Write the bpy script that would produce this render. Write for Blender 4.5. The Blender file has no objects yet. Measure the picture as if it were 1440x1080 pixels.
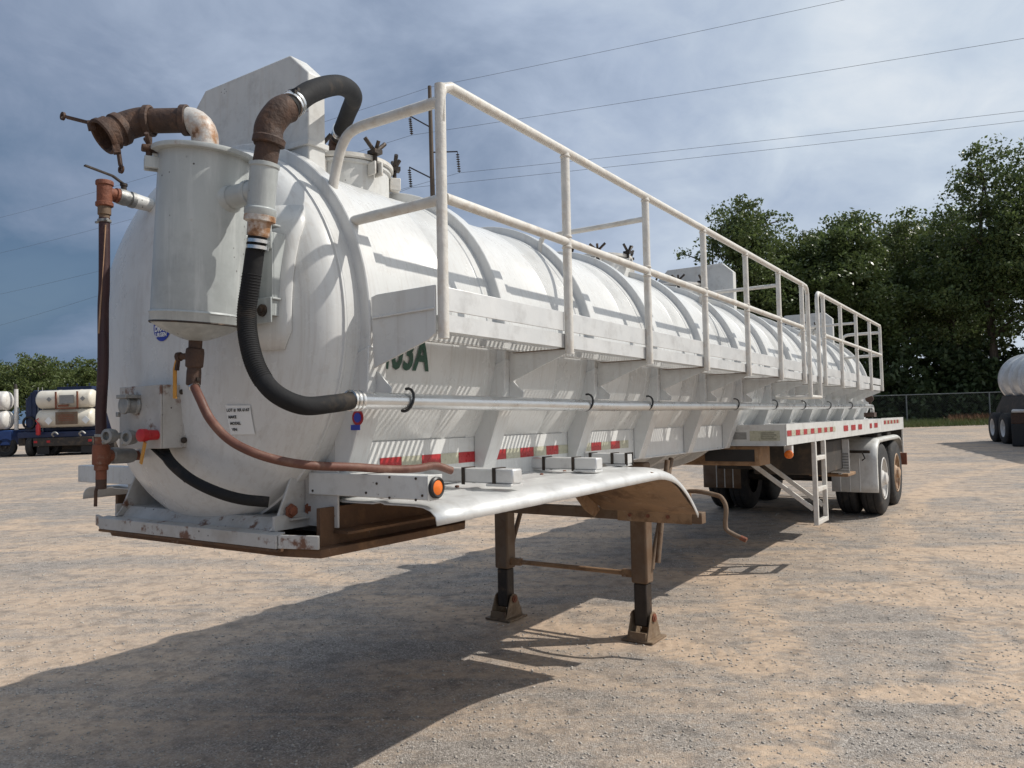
import bpy, bmesh, math, random
import numpy as np
from mathutils import Vector, Matrix
R = math.radians
random.seed(7); rng = np.random.default_rng(7)
S = bpy.context.scene
COL = S.collection

# ------------------------------------------------------------------ camera
CAM = Vector((3.07, -2.19, 1.75)); YAW, PITCH, ROLL = 33.8, 1.75, 1.8
FPX = 1082.0
fw = Vector((-math.sin(R(YAW))*math.cos(R(PITCH)), math.cos(R(YAW))*math.cos(R(PITCH)), math.sin(R(PITCH))))
rt = fw.cross(Vector((0, 0, 1))).normalized(); up = rt.cross(fw)
c_, s_ = math.cos(R(ROLL)), math.sin(R(ROLL))
rt, up = rt*c_ - up*s_, rt*s_ + up*c_
cam = bpy.data.cameras.new('camera'); co = bpy.data.objects.new('camera', cam); COL.objects.link(co)
cam.sensor_width = 36.0; cam.lens = FPX/1440*36.0; cam.clip_end = 6000; cam.clip_start = 0.05
mw = Matrix((rt, up, -fw)).transposed().to_4x4(); mw.translation = CAM
co.matrix_world = mw
S.camera = co
# ------------------------------------------------------------------ world, sun, exposure
SUN_FROM = Vector((0.78, 0.59, 1.0)).normalized()
sun_el = math.asin(SUN_FROM.z); sun_az = math.atan2(SUN_FROM.x, SUN_FROM.y)
W = bpy.data.worlds.new('World'); S.world = W; W.use_nodes = True
nt = W.node_tree; nt.nodes.clear()
def N(t, kind, **kw):
    n = t.nodes.new(kind)
    for k, v in kw.items():
        if k.startswith('i_'): n.inputs[k[2:].replace('_', ' ')].default_value = v
        else: setattr(n, k, v)
    return n
def math_node(t, op, a, b=None, clamp=False):
    n = t.nodes.new('ShaderNodeMath'); n.operation = op; n.use_clamp = clamp
    for i, v in enumerate((a, b)):
        if v is None: continue
        if isinstance(v, (int, float)): n.inputs[i].default_value = v
        else: t.links.new(v, n.inputs[i])
    return n.outputs[0]
def ramp(t, fac, stops, interp='LINEAR'):
    n = t.nodes.new('ShaderNodeValToRGB'); n.color_ramp.interpolation = interp
    e = n.color_ramp.elements
    while len(e) < len(stops): e.new(0.5)
    for el, (p, c) in zip(e, stops):
        el.position = p
        if isinstance(c, (int, float)): c = (c, c, c)
        el.color = (*c, 1)
    t.links.new(fac, n.inputs[0]); return n.outputs[0]
def mix(t, fac, a, b, mode='MIX'):
    n = t.nodes.new('ShaderNodeMix'); n.data_type = 'RGBA'; n.blend_type = mode
    for s, v in ((n.inputs[0], fac), (n.inputs[6], a), (n.inputs[7], b)):
        if isinstance(v, (int, float)): s.default_value = v
        elif isinstance(v, tuple): s.default_value = (*v, 1) if len(v) == 3 else v
        else: t.links.new(v, s)
    return n.outputs[2]
sky = N(nt, 'ShaderNodeTexSky', sky_type='NISHITA', sun_disc=False)
sky.sun_elevation = sun_el; sky.sun_rotation = sun_az; sky.air_density = 1.2; sky.dust_density = 1.5; sky.ozone_density = 1.5
tc = N(nt, 'ShaderNodeTexCoord')
sx = N(nt, 'ShaderNodeSeparateXYZ'); nt.links.new(tc.outputs['Generated'], sx.inputs[0])
zz = math_node(nt, 'ADD', math_node(nt, 'MAXIMUM', sx.outputs[2], 0.0), 0.38)
cx = N(nt, 'ShaderNodeCombineXYZ')
nt.links.new(math_node(nt, 'DIVIDE', sx.outputs[0], zz), cx.inputs[0])
nt.links.new(math_node(nt, 'DIVIDE', sx.outputs[1], zz), cx.inputs[1])
n1 = N(nt, 'ShaderNodeTexNoise', i_Scale=1.5, i_Detail=9.0, i_Roughness=0.55, i_Distortion=0.35); nt.links.new(cx.outputs[0], n1.inputs['Vector'])
n2 = N(nt, 'ShaderNodeTexNoise', i_Scale=4.6, i_Detail=8.0, i_Roughness=0.6, i_Distortion=0.6); nt.links.new(cx.outputs[0], n2.inputs['Vector'])
# the storm bank thins out towards the sun's side of the sky
dotn = N(nt, 'ShaderNodeVectorMath', operation='DOT_PRODUCT'); nt.links.new(tc.outputs['Generated'], dotn.inputs[0])
dotn.inputs[1].default_value = (0.80, 0.60, 0.0)
base = math_node(nt, 'ADD', math_node(nt, 'ADD', math_node(nt, 'MULTIPLY', dotn.outputs['Value'], 0.60), math_node(nt, 'MULTIPLY', sx.outputs[2], 0.42)), 0.35)
nz = math_node(nt, 'ADD', math_node(nt, 'MULTIPLY', math_node(nt, 'SUBTRACT', n1.outputs['Fac'], 0.5), 0.95), math_node(nt, 'MULTIPLY', math_node(nt, 'SUBTRACT', n2.outputs['Fac'], 0.5), 0.38))
dens = math_node(nt, 'ADD', base, nz)
cloud = ramp(nt, dens, [(0.08, (1.05, 1.75, 2.85)), (0.32, (2.45, 3.1, 4.35)), (0.56, (4.4, 5.2, 6.6)), (0.78, (6.1, 6.9, 7.9)), (1.0, (8.2, 8.6, 9.0))])
cover = ramp(nt, math_node(nt, 'ADD', n1.outputs['Fac'], math_node(nt, 'MULTIPLY', n2.outputs['Fac'], 0.25)), [(0.45, 0.82), (0.70, 0.98)])
bg = N(nt, 'ShaderNodeBackground', i_Strength=0.1)
nt.links.new(mix(nt, cover, sky.outputs[0], cloud), bg.inputs[0])
wo = N(nt, 'ShaderNodeOutputWorld'); nt.links.new(bg.outputs[0], wo.inputs[0])
sl = bpy.data.lights.new('sun', 'SUN'); sl.energy = 3.9; sl.angle = R(0.5); sl.color = (1.0, 0.95, 0.87)
so = bpy.data.objects.new('sun', sl); COL.objects.link(so); so.location = (20, 10, 30)
so.rotation_euler = SUN_FROM.to_track_quat('Z', 'Y').to_euler()
vs = S.view_settings; vs.view_transform = 'Standard'; vs.look = 'None'; vs.exposure = 0.0; vs.gamma = 1.0; vs.use_curve_mapping = False

# ------------------------------------------------------------------ measuring helpers (pixel of the photograph -> point on a known plane)
NOSE = 1.2; PIV = Vector((0, 10.7, 0)); ROT = Matrix.Rotation(-R(NOSE), 3, 'X')
OFF = PIV - ROT @ PIV; INV = ROT.transposed()
def ray(x, y): return (fw + rt*((x-720)/FPX) - up*((y-540)/FPX)).normalized()
def at(px_, py_, **k):
    """point in the trailer's own frame where the sight line meets plane x=, y= or z="""
    o = INV @ (CAM - OFF); d = INV @ ray(px_, py_)
    a, v = list(k.items())[0]; i = 'xyz'.index(a)
    return o + d*((v-o[i])/d[i])
def bgp(px, depth):
    """ground point seen at picture column px, at a distance along the view axis"""
    d = fw + rt*((px-720)/FPX) - up*((575-540)/FPX)
    d = Vector((d.x, d.y, 0)); k = depth/(d.dot(Vector((fw.x, fw.y, 0)).normalized()))
    return Vector((CAM.x, CAM.y, 0)) + d*k
VX = Vector((rt.x, rt.y, 0)).normalized(); VY = Vector((fw.x, fw.y, 0)).normalized()

# ------------------------------------------------------------------ mesh helpers
class MB:
    def __init__(s): s.v = []; s.f = []
    def add(s, vs, fs):
        o = len(s.v); s.v += [tuple(v) for v in vs]; s.f += [tuple(i+o for i in f) for f in fs]; return s
    def box(s, lo, hi, rot=None, piv=None):
        x0, y0, z0 = lo; x1, y1, z1 = hi
        vs = [Vector(p) for p in ((x0,y0,z0),(x1,y0,z0),(x1,y1,z0),(x0,y1,z0),(x0,y0,z1),(x1,y0,z1),(x1,y1,z1),(x0,y1,z1))]
        if rot is not None:
            p = Vector(piv) if piv is not None else (Vector(lo)+Vector(hi))/2
            vs = [rot @ (v-p) + p for v in vs]
        return s.add(vs, [(0,3,2,1),(4,5,6,7),(0,1,5,4),(1,2,6,5),(2,3,7,6),(3,0,4,7)])
    def tube(s, path, r, n=12, caps=True):
        P = [Vector(p) for p in path]; m = len(P)
        rr = r if isinstance(r, (list, tuple)) else [r]*m
        T = [(P[min(i+1, m-1)]-P[max(i-1, 0)]).normalized() for i in range(m)]
        a = Vector((0,0,1)) if abs(T[0].z) < .9 else Vector((1,0,0))
        u = (a - T[0]*a.dot(T[0])).normalized(); vs = []; fs = []
        for i in range(m):
            u = (u - T[i]*u.dot(T[i])).normalized(); w = T[i].cross(u)
            for k in range(n):
                t = 2*math.pi*k/n
                vs.append(P[i] + (u*math.cos(t) + w*math.sin(t))*rr[i])
        for i in range(m-1):
            for k in range(n):
                q = (k+1) % n
                fs.append((i*n+k, i*n+q, (i+1)*n+q, (i+1)*n+k))
        if caps:
            fs.append(tuple(reversed(range(n)))); fs.append(tuple(range((m-1)*n, m*n)))
        return s.add(vs, fs)
    def bar(s, a, b, w, h, upv=(0,0,1)):
        a, b = Vector(a), Vector(b); t = (b-a).normalized(); u = Vector(upv); u = (u-t*u.dot(t)).normalized(); q = t.cross(u)
        vs = [p + q*(w/2*sx) + u*(h/2*sz) for p in (a, b) for sx, sz in ((-1,-1),(1,-1),(1,1),(-1,1))]
        return s.add(vs, [(0,1,2,3),(7,6,5,4),(0,4,5,1),(1,5,6,2),(2,6,7,3),(3,7,4,0)])
    def lathe(s, prof, o, axis, n=32, loop=False, caps=True):
        """prof = [(radius, distance along axis)]"""
        o = Vector(o); t = Vector(axis).normalized(); a = Vector((0,0,1)) if abs(t.z) < .9 else Vector((1,0,0))
        u = (a - t*a.dot(t)).normalized(); w = t.cross(u); vs = []; fs = []; m = len(prof)
        for r, d in prof:
            for k in range(n):
                q = 2*math.pi*k/n
                vs.append(o + t*d + (u*math.cos(q) + w*math.sin(q))*r)
        for i in range(m if loop else m-1):
            j = (i+1) % m
            for k in range(n):
                q = (k+1) % n
                fs.append((i*n+k, i*n+q, j*n+q, j*n+k))
        if caps and not loop:
            fs.append(tuple(reversed(range(n)))); fs.append(tuple(range((m-1)*n, m*n)))
        return s.add(vs, fs)
    def prism(s, poly, axis, a, b):
        """poly = 2D outline in the other two axes, extruded along axis from a to b"""
        n = len(poly); i = 'xyz'.index(axis); vs = []
        for d in (a, b):
            for p, q in poly:
                v = [p, q]; v.insert(i, d); vs.append(v)
        fs = [tuple(reversed(range(n))), tuple(range(n, 2*n))] + [(k, (k+1) % n, n+(k+1) % n, n+k) for k in range(n)]
        return s.add(vs, fs)
    def mesh(s, name):
        me = bpy.data.meshes.new(name); me.from_pydata(s.v, [], s.f)
        bm = bmesh.new(); bm.from_mesh(me); bmesh.ops.recalc_face_normals(bm, faces=bm.faces); bm.to_mesh(me); bm.free()
        me.shade_smooth(); me.set_sharp_from_angle(angle=R(38)); return me
def obj(name, geo, material, parent=None, bevel=0.0, loc=None, solid=0.0, **props):
    me = geo.mesh(name) if isinstance(geo, MB) else geo
    o = bpy.data.objects.new(name, me); COL.objects.link(o)
    if material is not None and not me.materials: me.materials.append(material)
    if parent is not None: o.parent = parent
    if loc is not None: o.location = loc
    if solid:
        m = o.modifiers.new('solid', 'SOLIDIFY'); m.thickness = solid; m.offset = 0
    if bevel:
        m = o.modifiers.new('bevel', 'BEVEL'); m.width = bevel; m.segments = 2; m.limit_method = 'ANGLE'; m.angle_limit = R(40); m.use_clamp_overlap = True
    for k, v in props.items(): o[k] = v
    return o
def thing(name, label, cat, loc=(0,0,0), rz=0.0, group=None):
    o = bpy.data.objects.new(name, None); COL.objects.link(o); o.location = loc; o.rotation_euler = (0,0,rz)
    o.empty_display_size = .3; o['label'] = label; o['category'] = cat
    if group: o['group'] = group
    return o
def dup(o, parent, loc):
    c = o.copy(); COL.objects.link(c); c.parent = parent; c.location = loc; return c
def smooth_path(pts, n=8):
    P = [Vector(p) for p in pts]; P = [P[0]*2-P[1]] + P + [P[-1]*2-P[-2]]; out = []
    for i in range(1, len(P)-2):
        for k in range(n):
            t = k/n; a, b, c, d = P[i-1], P[i], P[i+1], P[i+2]
            out.append(.5*((2*b) + (c-a)*t + (2*a-5*b+4*c-d)*t*t + (3*b-a-3*c+d)*t**3))
    return out + [P[-2]]
def text_mesh(txt, size, bold=0.0):
    cu = bpy.data.curves.new('t', 'FONT'); cu.body = txt; cu.size = size; cu.offset = bold; cu.resolution_u = 3
    o = bpy.data.objects.new('t', cu); COL.objects.link(o)
    dg = bpy.context.evaluated_depsgraph_get(); dg.update()
    me = bpy.data.meshes.new_from_object(o.evaluated_get(dg))
    bpy.data.objects.remove(o); bpy.data.curves.remove(cu)
    bm = bmesh.new(); bm.from_mesh(me); bmesh.ops.triangulate(bm, faces=bm.faces)
    bmesh.ops.subdivide_edges(bm, edges=[e for e in bm.edges if e.calc_length() > size*.25], cuts=2)
    v = [tuple(x.co) for x in bm.verts]; bm.verts.index_update(); f = [tuple(q.index for q in x.verts) for x in bm.faces]; bm.free()
    bpy.data.meshes.remove(me)
    return v, f

# ------------------------------------------------------------------ materials
def mat(name, col, rough=.5, metal=0.0, var=.12, scale=4.0, dirt=None, bump=0.0, bscale=60.0, streak=None, spots=None, spec=.5, transl=0.0):
    m = bpy.data.materials.new(name); m.use_nodes = True; t = m.node_tree; p = t.nodes['Principled BSDF']
    tc = N(t, 'ShaderNodeTexCoord')
    n = N(t, 'ShaderNodeTexNoise', i_Scale=scale, i_Detail=6.0, i_Roughness=.6); t.links.new(tc.outputs['Object'], n.inputs['Vector'])
    c = ramp(t, n.outputs['Fac'], [(.3, tuple(x*(1-var) for x in col)), (.7, tuple(min(1, x*(1+var)) for x in col))])
    rg = None
    def layer(c, colr, amt, sc, lo, hi, stretch=None):
        d = N(t, 'ShaderNodeTexNoise', i_Scale=sc, i_Detail=9.0, i_Roughness=.68)
        if stretch:
            mp = N(t, 'ShaderNodeMapping'); mp.inputs['Scale'].default_value = stretch; t.links.new(tc.outputs['Object'], mp.inputs['Vector']); t.links.new(mp.outputs[0], d.inputs['Vector'])
        else: t.links.new(tc.outputs['Object'], d.inputs['Vector'])
        f = ramp(t, d.outputs['Fac'], [(lo, 0.0), (hi, amt)])
        return mix(t, f, c, colr), f
    for L in (dirt or []): c, f = layer(c, *L)
    if streak: c, f = layer(c, *streak)
    if spots:
        v = N(t, 'ShaderNodeTexVoronoi', i_Scale=spots[1]); t.links.new(tc.outputs['Object'], v.inputs['Vector'])
        ns = N(t, 'ShaderNodeTexNoise', i_Scale=spots[1]*.2, i_Detail=2.0); t.links.new(tc.outputs['Object'], ns.inputs['Vector'])
        f1 = ramp(t, v.outputs['Distance'], [(.08, 1.0), (.14, 0.0)]); f2 = ramp(t, ns.outputs['Fac'], [(.56, 0.0), (.62, 1.0)])
        c = mix(t, mix(t, 1.0, f1, f2, 'MULTIPLY'), c, spots[0])
    t.links.new(c, p.inputs['Base Color'])
    p.inputs['Roughness'].default_value = rough; p.inputs['Metallic'].default_value = metal; p.inputs['Specular IOR Level'].default_value = spec
    rn = ramp(t, n.outputs['Fac'], [(.3, max(.02, rough-.08)), (.7, min(1, rough+.1))]); t.links.new(rn, p.inputs['Roughness'])
    if bump:
        b = N(t, 'ShaderNodeBump', i_Strength=bump, i_Distance=.01)
        nb = N(t, 'ShaderNodeTexNoise', i_Scale=bscale, i_Detail=4.0); t.links.new(tc.outputs['Object'], nb.inputs['Vector'])
        t.links.new(nb.outputs['Fac'], b.inputs['Height']); t.links.new(b.outputs[0], p.inputs['Normal'])
    if transl:
        tr = N(t, 'ShaderNodeBsdfTranslucent'); t.links.new(c, tr.inputs[0]); ms = N(t, 'ShaderNodeMixShader', i_Fac=transl)
        t.links.new(p.outputs[0], ms.inputs[1]); t.links.new(tr.outputs[0], ms.inputs[2]); t.links.new(ms.outputs[0], t.nodes['Material Output'].inputs[0])
    return m
DUST = (.36, .27, .19); RUST = (.14, .055, .025); GRIME = (.22, .20, .18)
M = dict(
 white=mat('white_tank_paint', (.61, .615, .605), .27, var=.05, scale=2.2, dirt=[(GRIME, .22, 3.0, .52, .80), (DUST, .20, 17.0, .55, .74), ((.16,.10,.06), .7, 46.0, .70, .74)], streak=((.36,.32,.28), .38, 2.2, .50, .72, (9.0, 34.0, .40)), bump=.10, bscale=5),
 white2=mat('white_painted_steel', (.58, .58, .56), .42, var=.06, scale=6, dirt=[(GRIME, .45, 9.0, .5, .75), (RUST, .85, 16.0, .66, .74)], streak=((.42,.36,.30), .5, 4.0, .52, .8, (6, 6, .8)), spots=((.06,.045,.035), 38.0), bump=.12, bscale=26),
 front=mat('chipped_white_steel', (.46, .45, .43), .5, var=.1, scale=7, dirt=[((.27,.23,.19), .6, 6.0, .46, .7), (RUST, .95, 7.0, .56, .63)], spots=((.05,.03,.02), 26.0), bump=.25, bscale=30),
 canister=mat('grey_white_canister_paint', (.40, .425, .42), .34, var=.06, scale=5, dirt=[((.24,.25,.25), .6, 4.0, .48, .70), ((.28,.14,.07), .7, 10.0, .66, .74)], streak=((.58,.60,.59), .5, 3.0, .5, .7, (8, 8, .7)), spots=((.05,.04,.035), 30.0), bump=.1, bscale=18),
 rail=mat('dusty_rail_paint', (.60, .58, .54), .48, var=.1, scale=12, dirt=[((.42,.33,.24), .6, 16.0, .5, .72)], bump=.2, bscale=55),
 galv=mat('bare_aluminium_pipe', (.66, .67, .67), .3, .85, var=.08, scale=9, dirt=[(DUST, .3, 7.0, .5, .8)], bump=.05),
 alum=mat('dull_aluminium', (.66, .66, .65), .36, .35, var=.06, scale=5, dirt=[(GRIME, .4, 8.0, .5, .76)], bump=.08, bscale=40),
 steel=mat('bright_steel_clamp', (.75, .75, .74), .25, 1.0, var=.1, scale=30),
 rustpipe=mat('brown_rusted_iron', (.062, .036, .026), .72, .1, var=.35, scale=14, dirt=[((.15,.075,.04), .6, 18.0, .5, .7)], bump=.45, bscale=70),
 redrust=mat('red_rusted_casting', (.19, .065, .035), .7, .1, var=.25, scale=20, dirt=[((.32,.24,.18), .5, 22.0, .56, .7)], bump=.4, bscale=80),
 rustwhite=mat('rust_stained_elbow', (.52, .50, .47), .5, .1, var=.1, scale=9, dirt=[((.30,.14,.05), .95, 9.0, .46, .60), ((.10,.05,.03), .8, 18.0, .58, .68)], bump=.3, bscale=50),
 rubber=mat('black_rubber_hose', (.013, .013, .014), .75, spec=.25, var=.3, scale=12, dirt=[((.09,.068,.048), .5, 7.0, .55, .72)], bump=.15, bscale=60),
 redhose=mat('faded_red_hose', (.118, .044, .029), .6, var=.2, scale=9, dirt=[((.26,.15,.10), .6, 14.0, .5, .72)], bump=.1, bscale=60),
 brownhose=mat('dark_brown_hose', (.040, .014, .014), .55, var=.2, scale=10, dirt=[((.10,.05,.04), .5, 20.0, .55, .7)]),
 tanstrap=mat('tan_strap', (.36, .22, .13), .7, var=.2, scale=20),
 underside=mat('brown_muddy_steel', (.27, .165, .09), .78, var=.22, scale=5, dirt=[((.10,.05,.025), .85, 6.0, .5, .68), ((.42,.36,.30), .5, 13.0, .58, .72)], bump=.4, bscale=40),
 blackgrease=mat('dark_greasy_steel', (.035, .026, .020), .5, .3, var=.4, scale=9, dirt=[((.20,.12,.07), .7, 7.0, .55, .72)], bump=.3, bscale=40),
 darkrust=mat('dark_layered_rust', (.12, .064, .034), .8, .1, var=.35, scale=6, dirt=[((.24,.13,.06), .8, 5.0, .5, .66), ((.40,.36,.31), .5, 12.0, .62, .72)], bump=.5, bscale=45),
 footmud=mat('muddy_brown_foot', (.17, .115, .07), .8, var=.25, scale=8, dirt=[((.30,.23,.16), .7, 9.0, .5, .7), ((.06,.03,.02), .7, 12.0, .55, .68)], bump=.4, bscale=45),
 leg=mat('muddy_leg_and_shade_brown', (.16, .112, .075), .65, var=.2, scale=6, dirt=[((.12,.068,.035), .9, 4.0, .42, .60), ((.10,.05,.025), .7, 14.0, .56, .68)], bump=.2, bscale=40),
 dark=mat('dark_chassis', (.035, .030, .026), .7, var=.3, scale=7, dirt=[((.16,.11,.07), .6, 5.0, .5, .75)], bump=.2),
 black=mat('black_plastic', (.014, .014, .015), .45, var=.2, scale=20),
 redtape=mat('red_reflective_tape', (.36, .018, .022), .3, var=.15, scale=40),
 whitetape=mat('olive_white_reflective_tape', (.43, .42, .32), .3, var=.15, scale=40),
 amber=mat('amber_lens', (.75, .17, .02), .2, var=.1, scale=40),
 yellow=mat('yellow_dusty_plastic', (.50, .24, .035), .5, var=.1, scale=30),
 red=mat('red_plastic', (.42, .018, .022), .4, var=.1, scale=30),
 castgrey=mat('grey_cast_metal', (.30, .30, .29), .5, .6, var=.2, scale=30, bump=.3, bscale=60),
 paper=mat('white_paper', (.74, .75, .74), .6, var=.03, scale=10),
 ink=mat('black_print', (.02, .02, .02), .6, var=.05),
 green=mat('dark_green_letter_film', (.008, .060, .038), .4, var=.1, scale=20),
 bluefilm=mat('blue_decal_film', (.025, .05, .36), .35, var=.1, scale=20),
 tyre=mat('tyre_rubber', (.020, .020, .021), .8, var=.3, scale=12, dirt=[((.12,.095,.07), .5, 7.0, .5, .75)], bump=.3, bscale=30),
 rimwhite=mat('white_wheel_paint', (.62, .60, .57), .45, var=.08, scale=10, dirt=[((.30,.20,.12), .5, 12.0, .54, .72)]),
 rimrust=mat('rust_stained_wheel', (.42, .30, .20), .6, var=.15, scale=9, dirt=[((.22,.09,.03), .8, 8.0, .46, .66)], bump=.2),
 blue=mat('navy_truck_paint', (.013, .024, .068), .35, var=.25, scale=3, dirt=[((.12,.11,.10), .3, 4.0, .55, .8)]),
 blue2=mat('royal_blue_truck_paint', (.018, .055, .19), .35, var=.1, scale=3),
 cream=mat('cream_tank_paint', (.66, .62, .53), .4, var=.06, scale=2, dirt=[((.40,.32,.22), .5, 3.0, .5, .75)]),
 wood=mat('weathered_pole_wood', (.11, .085, .065), .85, var=.2, scale=3, bump=.3),
 insul=mat('dark_glazed_insulator', (.035, .03, .035), .25, var=.1),
 wire=mat('aluminium_wire', (.10, .10, .10), .5, .5, var=.1),
 bark=mat('bark', (.075, .058, .042), .9, var=.3, scale=6, bump=.6, bscale=14),
 leaf=mat('dark_green_leaves', (.095, .132, .045), .36, var=.45, scale=.9, dirt=[((.15,.175,.06), .7, 2.4, .5, .68)], transl=.38, spec=.35),
 leaf2=mat('olive_green_leaves', (.105, .138, .045), .40, var=.4, scale=.7, dirt=[((.17,.18,.07), .7, 2.0, .5, .68)], transl=.38, spec=.3),
 leaf3=mat('shrub_leaves', (.055, .080, .030), .5, var=.4, scale=1.1, transl=.2, spec=.3),
 grass=mat('grass_blades', (.085, .115, .032), .7, var=.35, scale=1.5, dirt=[((.22,.19,.09), .7, 2.2, .5, .66)], transl=.2),
 fence=mat('galvanised_fence', (.20, .21, .20), .5, .3, var=.1, scale=20),
 dryleaf=mat('dead_brush', (.20, .10, .05), .8, var=.4, scale=3),
)
# ground: grey gravel, tan dirt dragged out by tyres, stones
def ground_material():
    m = bpy.data.materials.new('gravel_and_dirt'); m.use_nodes = True; t = m.node_tree; p = t.nodes['Principled BSDF']
    tc = N(t, 'ShaderNodeTexCoord')
    def noise(sc, det=6., ro=.6, mp=None, dist=0.):
        n = N(t, 'ShaderNodeTexNoise', i_Scale=sc, i_Detail=det, i_Roughness=ro, i_Distortion=dist)
        if mp:
            q = N(t, 'ShaderNodeMapping'); q.inputs['Rotation'].default_value = (0, 0, mp[0]); q2 = N(t, 'ShaderNodeMapping'); q2.inputs['Scale'].default_value = mp[1]
            t.links.new(tc.outputs['Object'], q.inputs['Vector']); t.links.new(q.outputs[0], q2.inputs['Vector']); t.links.new(q2.outputs[0], n.inputs['Vector'])
        else: t.links.new(tc.outputs['Object'], n.inputs['Vector'])
        return n.outputs['Fac']
    vor = N(t, 'ShaderNodeTexVoronoi', i_Scale=115.0, i_Randomness=1.0); t.links.new(tc.outputs['Object'], vor.inputs['Vector'])
    vor2 = N(t, 'ShaderNodeTexVoronoi', i_Scale=30.0, i_Randomness=1.0); t.links.new(tc.outputs['Object'], vor2.inputs['Vector'])
    bw = N(t, 'ShaderNodeSeparateColor'); t.links.new(vor.outputs['Color'], bw.inputs[0])
    grav = ramp(t, bw.outputs[0], [(0.0, (.16,.144,.130)), (.45, (.280,.256,.232)), (.85, (.39,.358,.325)), (1.0, (.52,.48,.44))])
    dirt = ramp(t, noise(18, 8, .7), [(.3, (.44,.320,.225)), (.7, (.59,.455,.335))])
    big = noise(.42, 7, .62, dist=.8); mid = noise(1.7, 7, .66, (R(-30), (.20, 1.5, 1.)), 1.1); fine = noise(9, 6, .7)
    s = math_node(t, 'ADD', math_node(t, 'ADD', math_node(t, 'MULTIPLY', big, .50), math_node(t, 'MULTIPLY', mid, .48)), math_node(t, 'MULTIPLY', fine, .22))
    sp = N(t, 'ShaderNodeSeparateXYZ'); t.links.new(tc.outputs['Object'], sp.inputs[0]); brk_ = noise(1.3, 5, .65); wob = noise(.5, 3, .5)
    rut = None
    for cx0, cy0, r0_ in ((2., 30., 27.0), (2., 30., 24.9), (-20., -6., 25.4), (-20., -6., 23.4), (26., 12., 22.6), (26., 12., 24.6), (4., -26., 31.5), (4., -26., 33.5)):
        dx_ = math_node(t, 'SUBTRACT', sp.outputs[0], cx0); dy_ = math_node(t, 'SUBTRACT', sp.outputs[1], cy0)
        rad = math_node(t, 'SQRT', math_node(t, 'ADD', math_node(t, 'MULTIPLY', dx_, dx_), math_node(t, 'MULTIPLY', dy_, dy_)))
        off = math_node(t, 'ABSOLUTE', math_node(t, 'ADD', math_node(t, 'SUBTRACT', rad, r0_), math_node(t, 'MULTIPLY', math_node(t, 'SUBTRACT', wob, .5), .9)))
        band = ramp(t, off, [(.10, 1.), (.26, 0.)])
        tread = math_node(t, 'SINE', math_node(t, 'ADD', math_node(t, 'MULTIPLY', math_node(t, 'ARCTAN2', dy_, dx_), r0_*62.), math_node(t, 'MULTIPLY', off, 34.)))
        v_ = math_node(t, 'MULTIPLY', band, math_node(t, 'ADD', math_node(t, 'MULTIPLY', tread, .30), .70))
        rut = v_ if rut is None else math_node(t, 'MAXIMUM', rut, v_)
    rut = math_node(t, 'MULTIPLY', rut, ramp(t, brk_, [(.36, .1), (.56, 1.)]))
    s = math_node(t, 'ADD', s, math_node(t, 'MULTIPLY', rut, .17))
    f = ramp(t, s, [(.535, 0.03), (.60, .42), (.69, .96)])
    c = mix(t, f, grav, dirt)
    c = mix(t, ramp(t, noise(.16, 5, .6), [(.35, 0.), (.65, .30)]), c, (.36, .30, .25))
    c = mix(t, ramp(t, noise(5, 5, .7), [(.32, .55), (.52, 0.)]), c, (.11, .10, .092))
    t.links.new(c, p.inputs['Base Color']); p.inputs['Roughness'].default_value = .92; p.inputs['Specular IOR Level'].default_value = .2
    h = math_node(t, 'ADD', math_node(t, 'MULTIPLY', ramp(t, vor.outputs['Distance'], [(0., 1.), (.6, 0.)]), math_node(t, 'SUBTRACT', 1.0, math_node(t, 'MULTIPLY', f, .75))), math_node(t, 'MULTIPLY', noise(40, 6, .7), .9))
    h = math_node(t, 'ADD', h, math_node(t, 'MULTIPLY', noise(3.2, 6, .6, (R(-30), (.4, 1.8, 1.))), 2.6))
    h = math_node(t, 'ADD', h, math_node(t, 'MULTIPLY', rut, 1.1))
    b = N(t, 'ShaderNodeBump', i_Strength=.6, i_Distance=.010); t.links.new(h, b.inputs['Height']); t.links.new(b.outputs[0], p.inputs['Normal'])
    return m
M['ground'] = ground_material()
M['stone'] = mat('loose_stones', (.40, .365, .325), .9, var=.45, scale=23, bump=.3)

# ================================================================== THE SETTING
g = MB(); g.add([(-1500,-1500,0),(1500,-1500,0),(1500,1500,0),(-1500,1500,0)], [(0,1,2,3)])
obj('ground', g, M['ground'], kind='structure')

# ================================================================== THE TANK TRAILER
T = thing('tank_trailer', 'long white ribbed vacuum tank trailer with side walkway standing on landing legs', 'trailer')
T.rotation_euler = (-R(NOSE), 0, 0); T.location = OFF
ZC, RT, RR = 1.885, .845, .903
PITCH_R, NR = .96, 13
L_END = PITCH_R*(NR-1)+.08
HD = .24
def head_y(r): return -.08 - HD*max(0., 1-(min(r, RT)/RT)**2.5)**.5
def on_head(px, py, lift=.003):
    o = INV @ (CAM - OFF); d = INV @ ray(px, py); lo = None
    for k in range(2000, 6000):
        q = o + d*(k*.001); r = math.hypot(q.x, q.z-ZC)
        if r < RT and q.y > head_y(r)-lift: return q
    return o + d*3.4
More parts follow.
